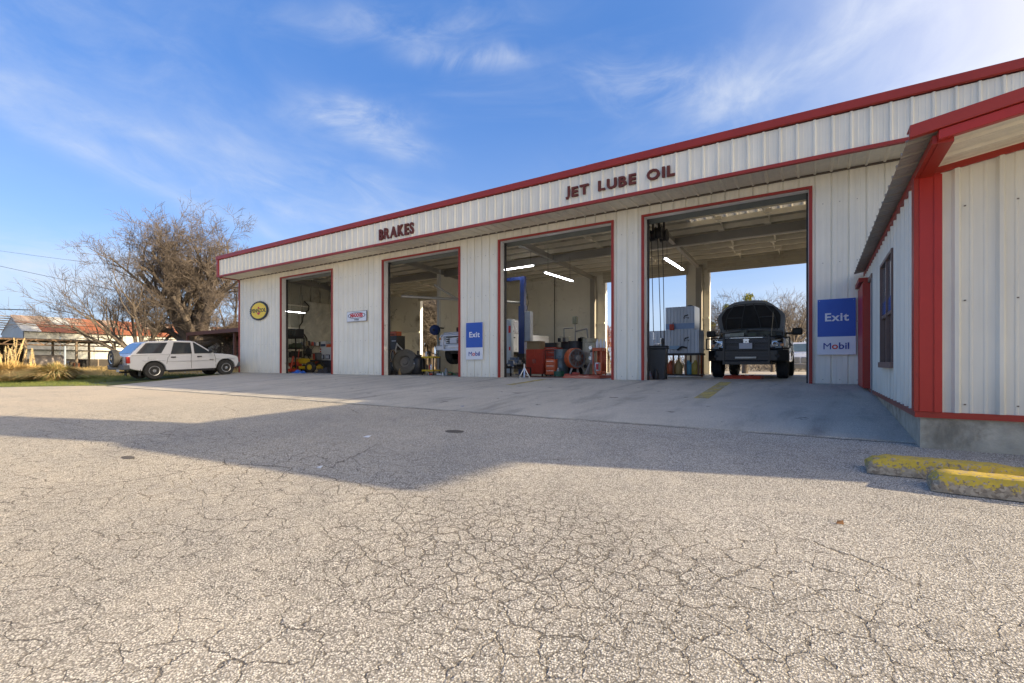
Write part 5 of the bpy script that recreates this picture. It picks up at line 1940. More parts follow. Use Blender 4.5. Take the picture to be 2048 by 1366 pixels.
# blue tarp heap, white jug, red jack
def heap(name, label, cat, px, Y, rx_, ry_, h, m, seed, z=0.0):
    rg = random.Random(seed)
    nx, ny = 18, 12
    vs, fs = [], []
    for j in range(ny):
        for i in range(nx):
            u, v = -1 + 2 * i / (nx - 1), -1 + 2 * j / (ny - 1)
            d = max(0, 1 - (u * u + v * v))
            z_ = h * d ** .6 * (.6 + .4 * sin(u * 5 + seed) * cos(v * 4)) + (rg.random() - .5) * h * .35 * min(1, d * 3)
            vs.append((u * rx_ * (1 + .1 * rg.random()), v * ry_, max(0, z_)))
    for j in range(ny - 1):
        for i in range(nx - 1):
            a = j * nx + i
            fs.append((a, a + 1, a + nx + 1, a + nx))
    o = MB().add(vs, fs).build(name, m, None, loc=(X_at(px, Y), Y, z + .004))
    return setp(o, label, cat)


heap('blue_tarp', 'crumpled blue tarp on the floor at the threshold of the first bay', 'tarp', 598, 13.0, .40, .25, .16, mat('tarp_blue', (.02, .10, .42), .4, var=.2, vs=9), 3)
heap('green_cloth', 'crumpled green cloth on the floor under the raised truck', 'cloth', 892, 14.2, .42, .3, .14, mat('cloth_green', (.05, .25, .12), .7, var=.3, vs=9), 5)
heap('dark_rags', 'heap of dark rags on the floor of the first bay', 'rags', 650, 14.0, .42, .3, .28, mat('rag_dark', (.05, .045, .045), .8, var=.4, vs=9), 6)
x = X_at(575, 13.4)
r = thing('plastic_jug', 'white plastic jug on the floor by the left jamb of the first bay', 'jug', (x, 13.4, 0))
MB().lathe([(.10, 0), (.12, .02), (.12, .26), (.04, .33), (.035, .37), (.001, .37)], n=14).build('bottle', mat('jug_white', (.62, .63, .62), .4), r, smooth=40)
MB().path([(.06, 0, .30), (.13, 0, .30), (.13, 0, .18)], .012).build('handle', mat('jug_white', (.62, .63, .62), .4), r)
x = X_at(585, 13.6)
r = thing('floor_jack', 'red upright jack with long handle beside the steel rack', 'jack', (x, 13.6, 0))
B('frame', REDT, r, -.12, .12, -.3, .3, .05, .2, bevel=.02)
MB().tube((0, .2, .15), (.02, .35, 1.15), .02).build('handle', REDT, r)
MB().tube((0, -.1, .18), (0, .05, .8), .05).build('ram', REDT, r)
x = X_at(617, 15.2)
r = thing('standing_fan', 'dark machine with a round head behind the yellow mower', 'machine', (x, 15.2, 0))
MB().lathe([(.22, 0), (.22, .03), (.03, .05), (.03, 1.0)], n=14).build('stand', DARK, r)
MB().lathe([(.02, -.1), (.22, -.06), (.24, 0), (.22, .06), (.02, .08)], (0, 0, 1.05), 'y', 18).build('head', BLACK, r)
r, w_ = box_thing('red_parts_rack', 'small red open frame rack behind the mower in the first bay', 'rack', 625, 638, 15.7, .2, 1.0, REDT, .3)

# ---- second bay
Y = 15.2
x, w_ = at_px(776, 794, Y)
r = thing('tall_cabinet', 'tall black tool cabinet just inside the second bay', 'tool cabinet', (x, Y, 0))
B('body', mat('cabinet_black', (.025, .027, .03), .4, var=.1), r, -w_ / 2, w_ / 2, 0, .5, .05, 1.72, bevel=.01)
for i in range(7):
    B('drawer', mat('cabinet_black', (.025, .027, .03), .4), r, -w_ / 2 + .02, w_ / 2 - .02, -.016, 0, .10 + i * .22, .30 + i * .22, bevel=.004)
B('badge', mat('label_pale', (.55, .60, .70), .4), r, -.03, w_ / 2 - .06, -.022, -.016, 1.46, 1.50)
r, w_ = box_thing('orange_case', 'orange tool case lying on top of the tall black cabinet', 'tool case', 777, 792, Y - .01, 1.722, 1.92, ORANGE, .35)
MB().path([(-.12, 0, .06), (-.10, -.05, .06), (.10, -.05, .06), (.12, 0, .06)], .012).build('handle', DARK, r)
# grey tractor quarter: silver machine body leaning behind the big tyre
x = X_at(815, 14.9)
r = thing('pressure_washer', 'grey machine with coiled hoses and a white arm behind the big tyre', 'machine', (x, 14.9, 0))
MB().prism([(-.70, .30), (-.70, .92), (-.52, 1.06), (.35, .80), (.60, .45), (.60, .30)], -.28, .28, 'y').build('body', mat('machine_grey', (.34, .34, .32), .4, .2, var=.1), r, bevel=.05)
B('chassis', DARK, r, -.6, .6, -.3, .3, .08, .30)
MB().tube((-.45, -.3, .95), (-.28, -.34, 1.34), .03).tube((-.30, -.34, 1.30), (.08, -.34, 1.02), .028).build('arm', WHITE, r)
for k in range(5):
    pts = [(-.62 + .04 * k + .16 * cos(t * .45), -.34 - .015 * k, .78 + .27 * sin(t * .45)) for t in range(15)]
    MB().path(pts, .013, 5).build('hose_coil', (mat('hose_orange', (.40, .16, .08), .5), mat('hose_cream', (.45, .40, .28), .5), DARK)[k % 3], r)
for sx_ in (-.4, .4):
    MB().lathe([(.16, -.05), (.16, .05)], (sx_, -.3, .16), 'y', 16).build('wheel', RUBBER, r)
# big tyre leaning
x = X_at(811, 13.7)
r = thing('tractor_tyre', 'large worn grey tyre leaning at the mouth of the second bay', 'tyre', (x, 13.7, .0), R(24))
o = MB().lathe([(.24, -.16), (.42, -.19), (.50, -.15), (.52, -.10), (.51, -.09), (.52, -.03), (.51, -.025), (.51, .025), (.52, .03), (.51, .09), (.52, .10), (.50, .15), (.42, .19), (.24, .16), (.24, -.16)], axis='y', n=40).build('tyre', mat('worn_tyre', (.12, .115, .10), .85, var=.2, vs=8, bump=.4, bs=30), r, smooth=35)
o.location = (0, 0, .50); o.rotation_euler = (R(-14), 0, 0)
o2 = MB().lathe([(.25, -.15), (.225, -.12), (.21, -.03), (.12, -.02), (.10, -.06), (.001, -.06)], axis='y', n=30, nocap=True).build('rim', mat('worn_rim', (.20, .19, .17), .6, .4), r, smooth=40)
o2.location = (0, 0, .50); o2.rotation_euler = (R(-14), 0, 0)
# black canister stack
x = X_at(836, 14.0)
r = thing('waste_oil_tank', 'black upright canister with white labels beside the big tyre', 'tank', (x, 14.0, 0))
MB().lathe([(.26, .03), (.30, .08), (.30, .60), (.24, .70), (.12, .76), (.001, .76)], n=22).build('tank', BLACK, r, smooth=40)
B('label', mat('label_pale', (.55, .60, .70), .4), r, -.10, -.02, -.312, -.295, .42, .48)
B('label', mat('label_pale', (.55, .60, .70), .4), r, .02, .10, -.312, -.295, .42, .48)
MB().lathe([(.18, 0), (.18, .04), (.04, .06), (.04, .2)], (0, 0, .76), n=14).build('funnel', BLACK, r)
# yellow shelf cart
x, w_ = at_px(851, 874, 13.9)
r = thing('service_cart', 'yellow two-shelf service cart with clutter on it in the second bay', 'cart', (x, 13.9, 0))
legs(r, DARK, -w_ / 2, w_ / 2, -.2, .2, .72, .018)
for z in (.14, .66):
    B('shelf', YEL, r, -w_ / 2, w_ / 2, -.22, .22, z, z + .07, bevel=.01)
for i in range(5):
    a = random.uniform(-w_ / 2 + .06, w_ / 2 - .06)
    z = (.21, .73)[i % 2]
    MB().lathe([(.04, 0), (.045, .12 + .05 * random.random()), (.02, .2), (.001, .2)], (a, random.uniform(-.1, .1), z), n=10).build('bottle', (DARK, WHITE, REDT)[i % 3], r)
MB().path([(-w_ / 2 + .05, 0, .73), (-.05, -.1, .95), (.1, -.05, .86), (w_ / 2, .0, .78)], .02).build('air_hose', BLACK, r)
# hose reel on the partition post
x, y_ = -15.1, 16.9
x = X_at(870, 16.6); y_ = 16.6
r = thing('hose_reel', 'round blue hose reel hanging beside the partition in the second bay', 'hose reel', (x, y_, Z_at(660, x, y_)), R(10))
MB().lathe([(.20, -.10), (.235, -.09), (.235, -.07), (.15, -.06), (.15, .06), (.235, .07), (.235, .09), (.20, .10)], axis='y', n=26).build('drum', mat('reel_blue', (.012, .035, .17), .35), r, smooth=35)
MB().lathe([(.05, -.13), (.05, .13)], axis='y', n=12).build('hub', DARK, r)
MB().box(-.03, .03, .10, .75, .10, .16).build('bracket', DARK, r)
MB().path([(.2, 0, 0), (.22, -.02, -.4), (.16, -.02, -.9), (.2, -.02, -1.3)], .014).build('hose', mat('hose_green', (.03, .08, .05), .5), r)
# two-post lift
def lift(px1, Y1, dx, dy):
    x = X_at(px1, Y1)
    r = thing('vehicle_lift', 'blue two-post lift holding up the white pickup in the third bay', 'vehicle lift', (x, Y1, 0))
    for (ax, ay) in ((0, 0), (dx, dy)):
        nm = 'post'
        m = MB()
        m.box(ax - .14, ax + .14, ay - .15, ay - .11, 0, 2.8).box(ax - .14, ax - .10, ay - .11, ay + .12, 0, 2.8).box(ax + .10, ax + .14, ay - .11, ay + .12, 0, 2.8)
        m.build(nm, BLUE, r)
        B('post_extension', BLUE, r, ax - .10, ax + .09, ay - .10, ay + .10, 2.8, 4.0, bevel=.01)
        B('base_plate', BLUE, r, ax - .25, ax + .25, ay - .25, ay + .3, 0, .02)
        B('carriage', DARK, r, ax - .17, ax + .17, ay - .2, ay + .16, .22, .85, bevel=.01)
        s = -1 if ax == 0 else 1
        for k in (-1, 1):
            MB().obox((ax + s * .45, ay + k * .55, .36), (s * .42, k * .55, 0), (.04, -.04 * s * k, 0), (0, 0, .04)).build('arm', DARK, r)
            MB().lathe([(.06, 0), (.06, .06)], (ax + s * .86, ay + k * 1.06, .38), n=12).build('arm_pad', RUBBER, r)
    B('top_beam', BLUE, r, dx - .1, -.101, min(0, dy) - .05, max(0, dy) + .05, 3.88, 4.02, bevel=.01) if abs(dy) < .01 else MB().obox((dx / 2, dy / 2, 3.69), (dx / 2, dy / 2, 0), (0, .06, 0), (0, 0, .07)).build('top_beam', BLUE, r)
    B('power_unit', mat('unit_grey', (.30, .33, .38), .4, var=.1), r, .15, .42, -.16, .08, 1.35, 2.55, bevel=.02)
    MB().path([(.12, .0, 3.6), (.22, .05, 2.9), (.20, -.05, 2.6)], .014).build('cable', DARK, r)
    return r


lift(1046.5, 16.5, -3.0, 0)
# tall pale board at the left of the third bay
Y = 14.2
x, w_ = at_px(1004, 1023, Y)
r = thing('alignment_cabinet', 'tall pale blue-grey cabinet with red label just inside the third bay', 'cabinet', (x, Y, 0))
for k in range(4):
    B('panel', mat('pale_cabinet', (.40, .45, .50), .4, .3, var=.1), r, -w_ / 2 + k * w_ / 4 + .003, -w_ / 2 + (k + 1) * w_ / 4 - .003, -.01, .02, .62, 2.02)
B('body', mat('pale_cabinet', (.40, .45, .50), .4, .3), r, -w_ / 2, w_ / 2, .02, .14, .10, 2.02)
B('label', INKR, r, w_ / 2 - .12, w_ / 2 - .03, -.016, -.01, 1.55, 1.80)
B('label', INKR, r, w_ / 2 - .10, w_ / 2 - .04, -.016, -.01, .92, 1.05)
# work table with engine parts
Y = 13.6
x, w_ = at_px(1010, 1052, Y)
r = thing('low_work_table', 'low dark table covered with engine parts at the left of the third bay', 'work table', (x, Y, 0))
legs(r, DARK, -w_ / 2, w_ / 2, -.2, .35, .28)
B('table_top', DARK, r, -w_ / 2, w_ / 2, -.2, .35, .28, .32)
for i in range(22):
    a, b_, c_ = random.uniform(-w_ / 2 + .1, w_ / 2 - .1), random.uniform(-.1, .25), random.uniform(.04, .12)
    mm_ = (CHROME, DARK, mat('dull_alloy', (.25, .25, .24), .5, .5), mat('dull_blue', (.10, .14, .22), .5))[i % 4]
    z = .32 + (.20 * random.random() if abs(a) < w_ * .35 else 0)
    if i % 3:
        B('engine_part', mm_, r, a - c_, a + c_, b_ - c_, b_ + c_, z, z + c_ * 1.6, bevel=.01)
    else:
        MB().lathe([(c_, 0), (c_, .05), (c_ * .6, .07), (c_ * .6, .15)], (a, b_, z), n=12).build('engine_part', mm_, r)
# silver jack stand
def jack_stand(px, Y, h, m, label, grp=None):
    r = thing('jack_stand', label, 'jack stand', (X_at(px, Y), Y, 0), R(random.uniform(-20, 20)), grp)
    for a in range(4):
        t = pi / 4 + a * pi / 2
        MB().obox((cos(t) * h * .21, sin(t) * h * .21, h * .36), (cos(t) * h * .20 * .9, sin(t) * h * .20 * .9, -h * .36), (-sin(t) * .02, cos(t) * .02, 0), (cos(t) * .012, sin(t) * .012, .008)).build('leg', m, r)
    MB().tube((0, 0, h * .55), (0, 0, h * 1.05), .03).build('post', m, r)
    B('saddle', DARK, r, -.06, .06, -.035, .035, h * 1.05, h * 1.10)
    MB().path([(-h * .28, -h * .28, .05), (h * .28, -h * .28, .05), (h * .28, h * .28, .05)], .012).build('brace', m, r)
    return r


jack_stand(1049, 12.95, .42, CHROME, 'small bright silver jack stand near the threshold of the third bay')
jack_stand(1155, 14.3, .78, mat('stand_grey', (.40, .38, .35), .5, .3), 'taller grey stand in front of the black drums, left of the orange reel')
jack_stand(1184, 13.9, .78, mat('stand_grey', (.40, .38, .35), .5, .3), 'tall grey stand under the white machine, right of the orange reel')
# lockers and chests
Y = 14.4
x, w_ = at_px(1052, 1086.5, Y)
r = thing('red_locker', 'red two-door tool locker with a carton on top, right of the blue post', 'locker', (x, Y, 0))
B('body', REDT, r, -w_ / 2, w_ / 2, 0, .5, .08, .95, bevel=.008)
B('door', REDT, r, -w_ / 2 + .01, -.005, -.02, 0, .10, .93, bevel=.005)
B('door', REDT, r, .005, w_ / 2 - .01, -.02, 0, .10, .93, bevel=.005)
for s in (-1, 1):
    B('handle', CHROME, r, s * .04 - .01, s * .04 + .01, -.035, -.02, .45, .6)
    MB().lathe([(.04, -.015), (.04, .015)], (s * (w_ / 2 - .08), .08, .04), 'x', 10).build('caster', BLACK, r)
r, w_ = box_thing('brown_carton', 'brown open carton on top of the red two-door locker', 'carton', 1054, 1079, Y + .02, .952, 1.24, mat('cardboard', (.26, .19, .10), .8, var=.15), .4, .004)
B('flap', mat('cardboard', (.26, .19, .10), .8), r, -w_ / 2, w_ / 2, -.10, -.002, .27, .28)
drawer_chest('tool_chest', 'taller red drawer chest right of the two-door locker', 1088, 1113, 14.7, 1.02, REDT, 6)
r, w_ = box_thing('small_red_chest', 'low orange-red roll cart standing before the taller drawer chest', 'tool cabinet', 1091, 1110.5, 13.9, .08, .60, ORANGE, .35, .01)
for i in range(3):
    B('drawer', ORANGE, r, -w_ / 2 + .02, w_ / 2 - .02, -.016, 0, .02 + i * .16, .16 + i * .16, bevel=.004)
    B('drawer_pull', CHROME, r, -w_ / 2 + .05, w_ / 2 - .05, -.028, -.016, .12 + i * .16, .135 + i * .16)
MB().path([(-w_ / 2, 0, .5), (-w_ / 2 - .02, 0, .8), (w_ / 2 + .02, 0, .8), (w_ / 2, 0, .5)], .012).build('push_handle', DARK, r)
drum('steel_drum', 'grey-blue steel drum beside the red chests', 1122, 14.3, .235, .93, mat('drum_grey', (.12, .16, .17), .4, .3, var=.15, dirt=((.05, .05, .05), .3, 5)))
drum('green_pail', 'low dark green pail on the floor before the grey drum', 1118, 13.7, .17, .2, mat('pail_green', (.01, .08, .05), .4), cat='pail')
for i, (px_, yy, m_, lb) in enumerate(((1138, 15.6, DARK, 'first black oil drum along the back wall, behind the grey drum'), (1152, 15.3, BLACK, 'second black oil drum, behind the tall grey stand'),
                                      (1167, 15.5, DARK, 'third black oil drum, behind the orange reel'), (1104, 16.2, BLACK, 'black oil drum standing behind the taller red chest'))):
    drum('oil_drum', lb, px_, yy, .29, 1.24, m_)
drum('cream_drum', 'stained cream coloured drum at the right of the oil drums', 1181, 15.0, .27, 1.30, mat('cream_stained', (.45, .40, .27), .5, var=.2, dirt=((.08, .06, .04), .5, 3)))
# pumps and pipework on the drums
x = X_at(1152, 15.3)
r = thing('drum_pump', 'pipe loop and hand pump fitted above the black drums', 'pump', (x, 15.2, 1.24))
MB().path([(-.42, 0, 0), (-.42, 0, .46), (-.05, 0, .46)], .022, 6).path([(.02, 0, .0), (.02, 0, .66)], .022, 6).path([(.02, 0, .34), (.46, 0, .42), (.50, 0, .1)], .026, 6).build('pipework', mat('dull_alloy', (.25, .25, .24), .5, .5), r)
B('pump_head', mat('pump_khaki', (.20, .20, .12), .5), r, -.06, .10, -.08, .08, .60, .86, bevel=.02)
for i in range(9):
    a = random.uniform(-.7, .6)
    B('tank_fitting', (BLACK, mat('tank_dark', (.06, .06, .055), .5), mat('cream_stained', (.45, .40, .27), .5))[i % 3], r, a - .07, a + .07, -.1, .12, -.02, random.uniform(.06, .2), bevel=.01)
B('white_label', WHITE, r, -.95, -.70, -.32, -.31, -.42, -.28)
# orange reel wheel (big hose wheel) and white balancer
x = X_at(1150, 14.0)
r = thing('spool_wheel', 'orange round cage wheel with pale spokes in the middle of the third bay', 'reel', (x, 14.0, 0), R(-32))
MB().lathe([(.30, -.16), (.33, -.14), (.33, .10), (.30, .12)], (0, 0, .62), 'x', 26).build('rim', ORANGE, r, smooth=35)
sp = MB()
for k in range(10):
    t = 2 * pi * k / 10
    sp.tube((.13, 0, .62), (.13, .31 * cos(t), .62 + .31 * sin(t)), .012, n=5)
sp.lathe([(.31, .12), (.31, .15), (.27, .15), (.27, .12)], (0, 0, .62), 'x', 24)
sp.lathe([(.10, .10), (.10, .22), (.02, .24)], (0, 0, .62), 'x', 16)
sp.build('spokes', mat('dull_alloy', (.25, .25, .24), .5, .5), r)
MB().tube((-.05, -.2, 0), (0, 0, .62), .025).tube((-.05, .2, 0), (0, 0, .62), .025).build('stand', mat('stand_grey', (.40, .38, .35), .5, .3), r)
x = X_at(1180, 14.4)
r = thing('wheel_balancer', 'pale stained wheel machine with mixed fittings right of the orange wheel', 'machine', (x, 14.4, 0))
B('body', mat('cream_stained', (.45, .40, .27), .5), r, -.16, .22, -.1, .3, .45, 1.12, bevel=.03)
for i in range(8):
    a, z = random.uniform(-.2, .25), random.uniform(.35, 1.0)
    MB().lathe([(.06, 0), (.06, .03), (.03, .05), (.001, .05)], (a, -.12, z), 'y', 10).build('fitting', (DARK, CHROME, WHITE)[i % 3], r)
# orange cart with white bottles
x, w_ = at_px(1190, 1208, 14.0)
r = thing('orange_cart', 'orange utility cart carrying white bottles by the right jamb of the third bay', 'cart', (x, 14.0, 0))
legs(r, ORANGE, -w_ / 2, w_ / 2, -.2, .2, .88, .018)
for z in (.12, .84):
    B('shelf', ORANGE, r, -w_ / 2, w_ / 2, -.22, .22, z, z + .10, bevel=.01)
B('side_panel', ORANGE, r, -w_ / 2, w_ / 2, .2, .22, .12, .9)
for i in range(3):
    MB().lathe([(.045, 0), (.05, .18), (.02, .24), (.02, .28)], (-w_ / 2 + .08 + i * .12, 0, .94), n=10).build('bottle', WHITE, r, smooth=40)
o = B('carton', WHITE, r, -w_ / 2 + .06, w_ / 2 - .12, -.15, .1, .22, .48)
B('carton_print', INKR, r, -w_ / 2 + .10, -w_ / 2 + .18, -.156, -.15, .26, .44)
# drive-over plates of the lifts
def ramp_plate(pxl, pxr, Y, label):
    x, w_ = at_px(pxl, pxr, Y)
    r = thing('lift_ramp', label, 'lift plate', (x, Y, 0), group='red low lift plates on the shop floor')
    MB().prism([(-.55, 0), (.55, 0), (.42, .09), (-.42, .09)], -w_ / 2, w_ / 2, 'x').build('plate', REDT, r, bevel=.008)
    for k in range(3):
        B('cross_rib', mat('rib_red', (.30, .04, .025), .5), r, -w_ / 2 + w_ * (k + .7) / 4, -w_ / 2 + w_ * (k + .7) / 4 + .05, -.4, .4, .09, .11)


ramp_plate(1140, 1212, 13.6, 'low red lift plate on the floor at the right of the third bay')
ramp_plate(1452, 1525, 15.6, 'low red lift plate on the floor under the black pickup')
x, w_ = at_px(1052, 1140, 13.45)
r = thing('floor_rail', 'thin rusty rail set across the floor of the third bay', 'floor rail', (x, 13.45, 0))
B('rail', mat('rusty_rebar', (.13, .05, .03), .8), r, -w_ / 2, w_ / 2, -.03, .03, 0, .035)

# ---- right-hand bay, left side
x = X_at(1316, 13.6)
r = thing('wheeled_bin', 'dark grey wheeled trash bin just inside the right-hand bay', 'trash bin', (x, 13.6, 0), R(8))
MB().prism([(-.20, 0), (.20, 0), (.25, .86), (-.25, .86)], 0, 0, 'y', lambda p, q, s: s * (.20 + .05 * q / .86)).build('bin_body', mat('bin_charcoal', (.05, .055, .06), .5, var=.1), r, bevel=.02)
B('rim', mat('bin_charcoal', (.05, .055, .06), .5), r, -.28, .28, -.28, .28, .86, .92, bevel=.02)
B('lid', mat('bin_charcoal', (.05, .055, .06), .5), r, -.27, .27, -.27, .27, .925, .955, bevel=.015)
for s in (-1, 1):
    MB().lathe([(.09, -.03), (.09, .03)], (s * .19, .22, .09), 'x', 14).build('wheel', BLACK, r)
B('rubbish', WHITE, r, -.10, .05, -.1, .1, .955, 1.03, bevel=.03)
MB().lathe([(.04, 0), (.05, .14), (.02, .22)], (.13, 0, .955), n=10).build('bottle', BLACK, r)
# ribbed silver oil tanks on a stand
def tank_block(pxl, pxr, Y, z0, z1, label, depth=.75):
    x, w_ = at_px(pxl, pxr, Y)
    r = thing('ribbed_tank', label, 'oil tank', (x, Y, z0), group='silver ribbed oil tanks')
    nr = max(4, int(w_ / .10))
    poly = []
    for i in range(nr):
        a = -w_ / 2 + i * w_ / nr
        e = w_ / nr
        poly += [(a, 0), (a + e * .6, 0), (a + e * .68, .018), (a + e * .92, .018)]
    poly += [(w_ / 2, 0), (w_ / 2, depth), (-w_ / 2, depth)]
    MB().prism(poly, 0, z1 - z0, 'z').build('shell', mat('tank_silver', (.42, .45, .49), .35, .55, var=.10, vs=2), r)
    return r, w_


r, w_ = tank_block(1291, 1398, 15.6, .78, 1.52, 'wide lower silver ribbed tank block on the low table behind the bin')
def mech_mark(r, x, z):
    m = MB()
    y = -.004
    m.box(x - .09, x + .09, y - .002, y, z - .012, z).box(x - .07, x - .05, y - .002, y, z - .05, z - .012).box(x + .05, x + .07, y - .002, y, z - .05, z - .012)
    m.obox((x, y, z + .06), (.06, 0, .02), (0, .001, 0), (-.006, 0, .018)).obox((x - .05, y, z + .04), (.02, 0, .035), (0, .001, 0), (-.01, 0, .006))
    m.build('printed_mark', INKK, r)


mech_mark(r, w_ * .28, .42)
B('valve', mat('valve_blue', (.25, .38, .50), .4), r, -.05, .25, -.05, 0, .12, .24, bevel=.02)
MB().path([(.2, -.06, .1), (.35, -.1, .2), (.5, -.08, .16)], .03).build('hose_end', BLACK, r)
r, w_ = tank_block(1331, 1389, 15.75, 1.525, 2.28, 'narrower upper silver ribbed tank block stacked on the wide one')
mech_mark(r, w_ * .22, .40)
B('blue_band', mat('band_blue', (.20, .28, .42), .4, .3), r, -w_ / 2, w_ / 2, -.004, 0, .04, .22)
MB().lathe([(.09, 0), (.09, .05), (.04, .07)], (w_ * .28, .3, .755), n=14).build('filler_cap', BLACK, r)
r, w_ = box_thing('red_can', 'small red can standing on the wide silver tank', 'fuel can', 1338.5, 1347, 15.62, 1.525, 1.72, REDT, .10, .02)
MB().tube((.02, .05, .19), (.05, .05, .25), .014).build('spout', BLACK, r)
x, w_ = at_px(1296, 1400, 15.6)
r = thing('tank_stand', 'low dark table carrying the silver tanks, jugs stored beneath it', 'table', (x, 15.6, 0))
B('table_top', DARK, r, -w_ / 2, w_ / 2, -.03, .8, .72, .778)
for i in range(5):
    xx = -w_ / 2 + .05 + i * (w_ - .1) / 4
    for y in (.02, .72):
        B('leg', mat('rust_leg', (.20, .10, .05), .7, var=.3), r, xx - .025, xx + .025, y - .02, y + .02, .06, .72)
B('lower_shelf', DARK, r, -w_ / 2, w_ / 2, 0, .75, .06, .10)
jugs = ((1342, ORANGE, 'orange jug under the silver tanks, nearest the bin'), (1357, mat('jug_tan', (.42, .28, .10), .5), 'tan jug under the silver tanks'), (1377, mat('jug_blue', (.12, .32, .42), .4), 'light blue jug under the silver tanks'), (1391, mat('jug_amber', (.45, .30, .04), .4), 'amber jug at the right end under the silver tanks'))
for px_, m_, lb in jugs:
    r = thing('oil_jug', lb, 'jug', (X_at(px_, 15.8), 15.8, .104))
    MB().lathe([(.11, 0), (.13, .03), (.13, .30), (.05, .40), (.04, .45), (.001, .45)], n=14).build('bottle', m_, r, smooth=40)
    MB().path([(.05, 0, .38), (.15, 0, .34), (.14, 0, .2)], .012).build('handle', m_, r)
# orange pole on the rear column
r = thing('safety_post', 'orange fire post fixed by the rear column left of the black pickup', 'post', (X_at(1403.5, 17.2), 17.2, 0))
MB().tube((0, 0, 0), (0, 0, 1.35), .045).build('post', mat('post_orange', (.45, .10, .03), .5), r)
MB().tube((0, 0, 1.15), (0, 0, 1.35), .06).build('collar', INKR, r)
B('clamp', DARK, r, -.08, .08, -.08, .08, .9, .95)
# hose reels under the roof with hanging hoses
for i, (px_, Y_, dz, px2, lb) in enumerate(((1306, 14.2, 0, 1307, 'leftmost hanging hose reel under the roof of the right-hand bay'), (1318, 14.0, 0, 1322, 'middle hanging hose reel with a dark hose above the bin'),
                                    (1328, 14.3, -.02, 1329, 'rightmost hanging hose reel with a long dark hose'))):
    x = X_at(px_, Y_)
    z = 4.28 + dz
    r = thing('ceiling_hose_reel', lb, 'hose reel', (x, Y_, z), group='hose reels under the roof')
    MB().lathe([(.19, -.10), (.19, -.08), (.12, -.08), (.12, .08), (.19, .08), (.19, .10)], axis='x', n=22).build('drum', BLACK, r, smooth=35)
    MB().lathe([(.155, -.07), (.165, 0), (.155, .07)], axis='x', n=18).build('wound_hose', DARK, r)
    B('bracket', DARK, r, -.02, .02, -.05, .05, .15, 1.0)
    x2 = X_at(px2, Y_ - .2) - x
    MB().path([(0, -.17, 0), (x2 * .5, -.19, -1.4), (x2, -.2, -2.9 - .2 * i)], .012, 6).build('hose', BLACK, r)
    MB().tube((x2, -.2, -2.9 - .2 * i), (x2 + .01, -.2, -3.12 - .2 * i), .022).build('nozzle', CHROME, r)
r = thing('pull_rope', 'thin pale rope hanging at the left of the right-hand bay', 'rope', (X_at(1299.5, 13.2), 13.2, 0))
MB().path([(0, 0, 4.3), (-.02, 0, 2.5), (-.14, .1, .9)], .007, 5).build('rope', mat('rope_grey', (.16, .15, .13), .8), r)
# small litter on the lot
for (px_, py_, sx_, m_, lb, nm) in ((735, 873, .05, WHITE, 'scrap of white paper on the shaded asphalt', 'paper_scrap'), (922, 813, .06, mat('scrap_blue', (.05, .12, .28), .5), 'small blue scrap on the shaded asphalt', 'plastic_scrap'),
                                (1680, 1045, .02, mat('leaf_brown', (.35, .16, .05), .7), 'small dry brown leaf on the sunlit asphalt at the right', 'dry_leaf'), (640, 934, .03, WHITE, 'tiny pale chip near the tip of the shadow', 'paper_scrap')):
    t = (px_ - 1024) / 946
    b = CS + t * SN
    d = (.744 + EYE) / ((py_ - 727) / 946 + .06 * b)
    X, Yq = (-SN + t * CS) * d, b * d
    o = MB().add([(-sx_, -sx_ * .6, .002), (sx_, -sx_ * .5, .002), (sx_ * .8, sx_ * .6, .02), (-sx_ * .7, sx_ * .7, .012), (-sx_, -sx_ * .6, .0), (sx_, -sx_ * .5, .0), (sx_ * .8, sx_ * .6, .018), (-sx_ * .7, sx_ * .7, .010)],
                 [(0, 1, 2, 3), (7, 6, 5, 4), (0, 4, 5, 1), (1, 5, 6, 2), (2, 6, 7, 3), (3, 7, 4, 0)]).build(nm, m_, None, loc=(X, Yq, gz(Yq) - .006))
    setp(o, lb, 'litter')
# dark filled patches (iron covers worn level with the asphalt)
for (px_, py_, sx_, sy_, lb) in ((909, 862, .15, .09, 'dark oval cover in the shaded asphalt right of centre'), (256, 914, .13, .05, 'dark worn patch in the asphalt at the left')):
    t = (px_ - 1024) / 946
    b = CS + t * SN
    d = (.744 + EYE) / ((py_ - 727) / 946 + .06 * b)
    X, Yq = (-SN + t * CS) * d, b * d
    pol = [(X + sx_ * cos(2 * pi * k / 20) * (1 + .06 * sin(3 * k)), Yq + sy_ * sin(2 * pi * k / 20)) for k in range(20)]
    o = sheet('access_cover', pol, -.004, mat('iron_cover', (.10, .085, .065), .8, var=.3, vs=20, bump=.4, bs=40), gz, kind=None)
    setp(o, lb, 'cover')

# ---- more of what lies about in the bays
rg4 = random.Random(77)
SM = [DARK, BLACK, mat('dull_alloy', (.25, .25, .24), .5, .5), REDT, mat('cardboard', (.26, .19, .10), .8), mat('dull_blue', (.10, .14, .22), .5), WHITE]


def small_parts(root, x0, x1, y0, y1, z, n, big=.12):
    """assorted small parts standing on a surface"""
    for i in range(n):
        a, b = rg4.uniform(x0, x1), rg4.uniform(y0, y1)
        c = rg4.uniform(.03, big)
        m_ = SM[rg4.randrange(len(SM))]
        if i % 3 == 0:
            MB().lathe([(c * .5, 0), (c * .55, c), (c * .3, c * 1.5), (c * .3, c * 1.9)], (a, b, z), n=10).build('container', m_, root, smooth=40)
        elif i % 3 == 1:
            B('part_box', m_, root, a - c * .7, a + c * .7, b - c * .5, b + c * .5, z, z + c * rg4.uniform(.5, 1.6), bevel=.006)
        else:
            MB().tube((a - c, b, z + c * .3), (a + c, b + c * .3, z + c * .35), c * .28, n=8).build('round_part', m_, root)


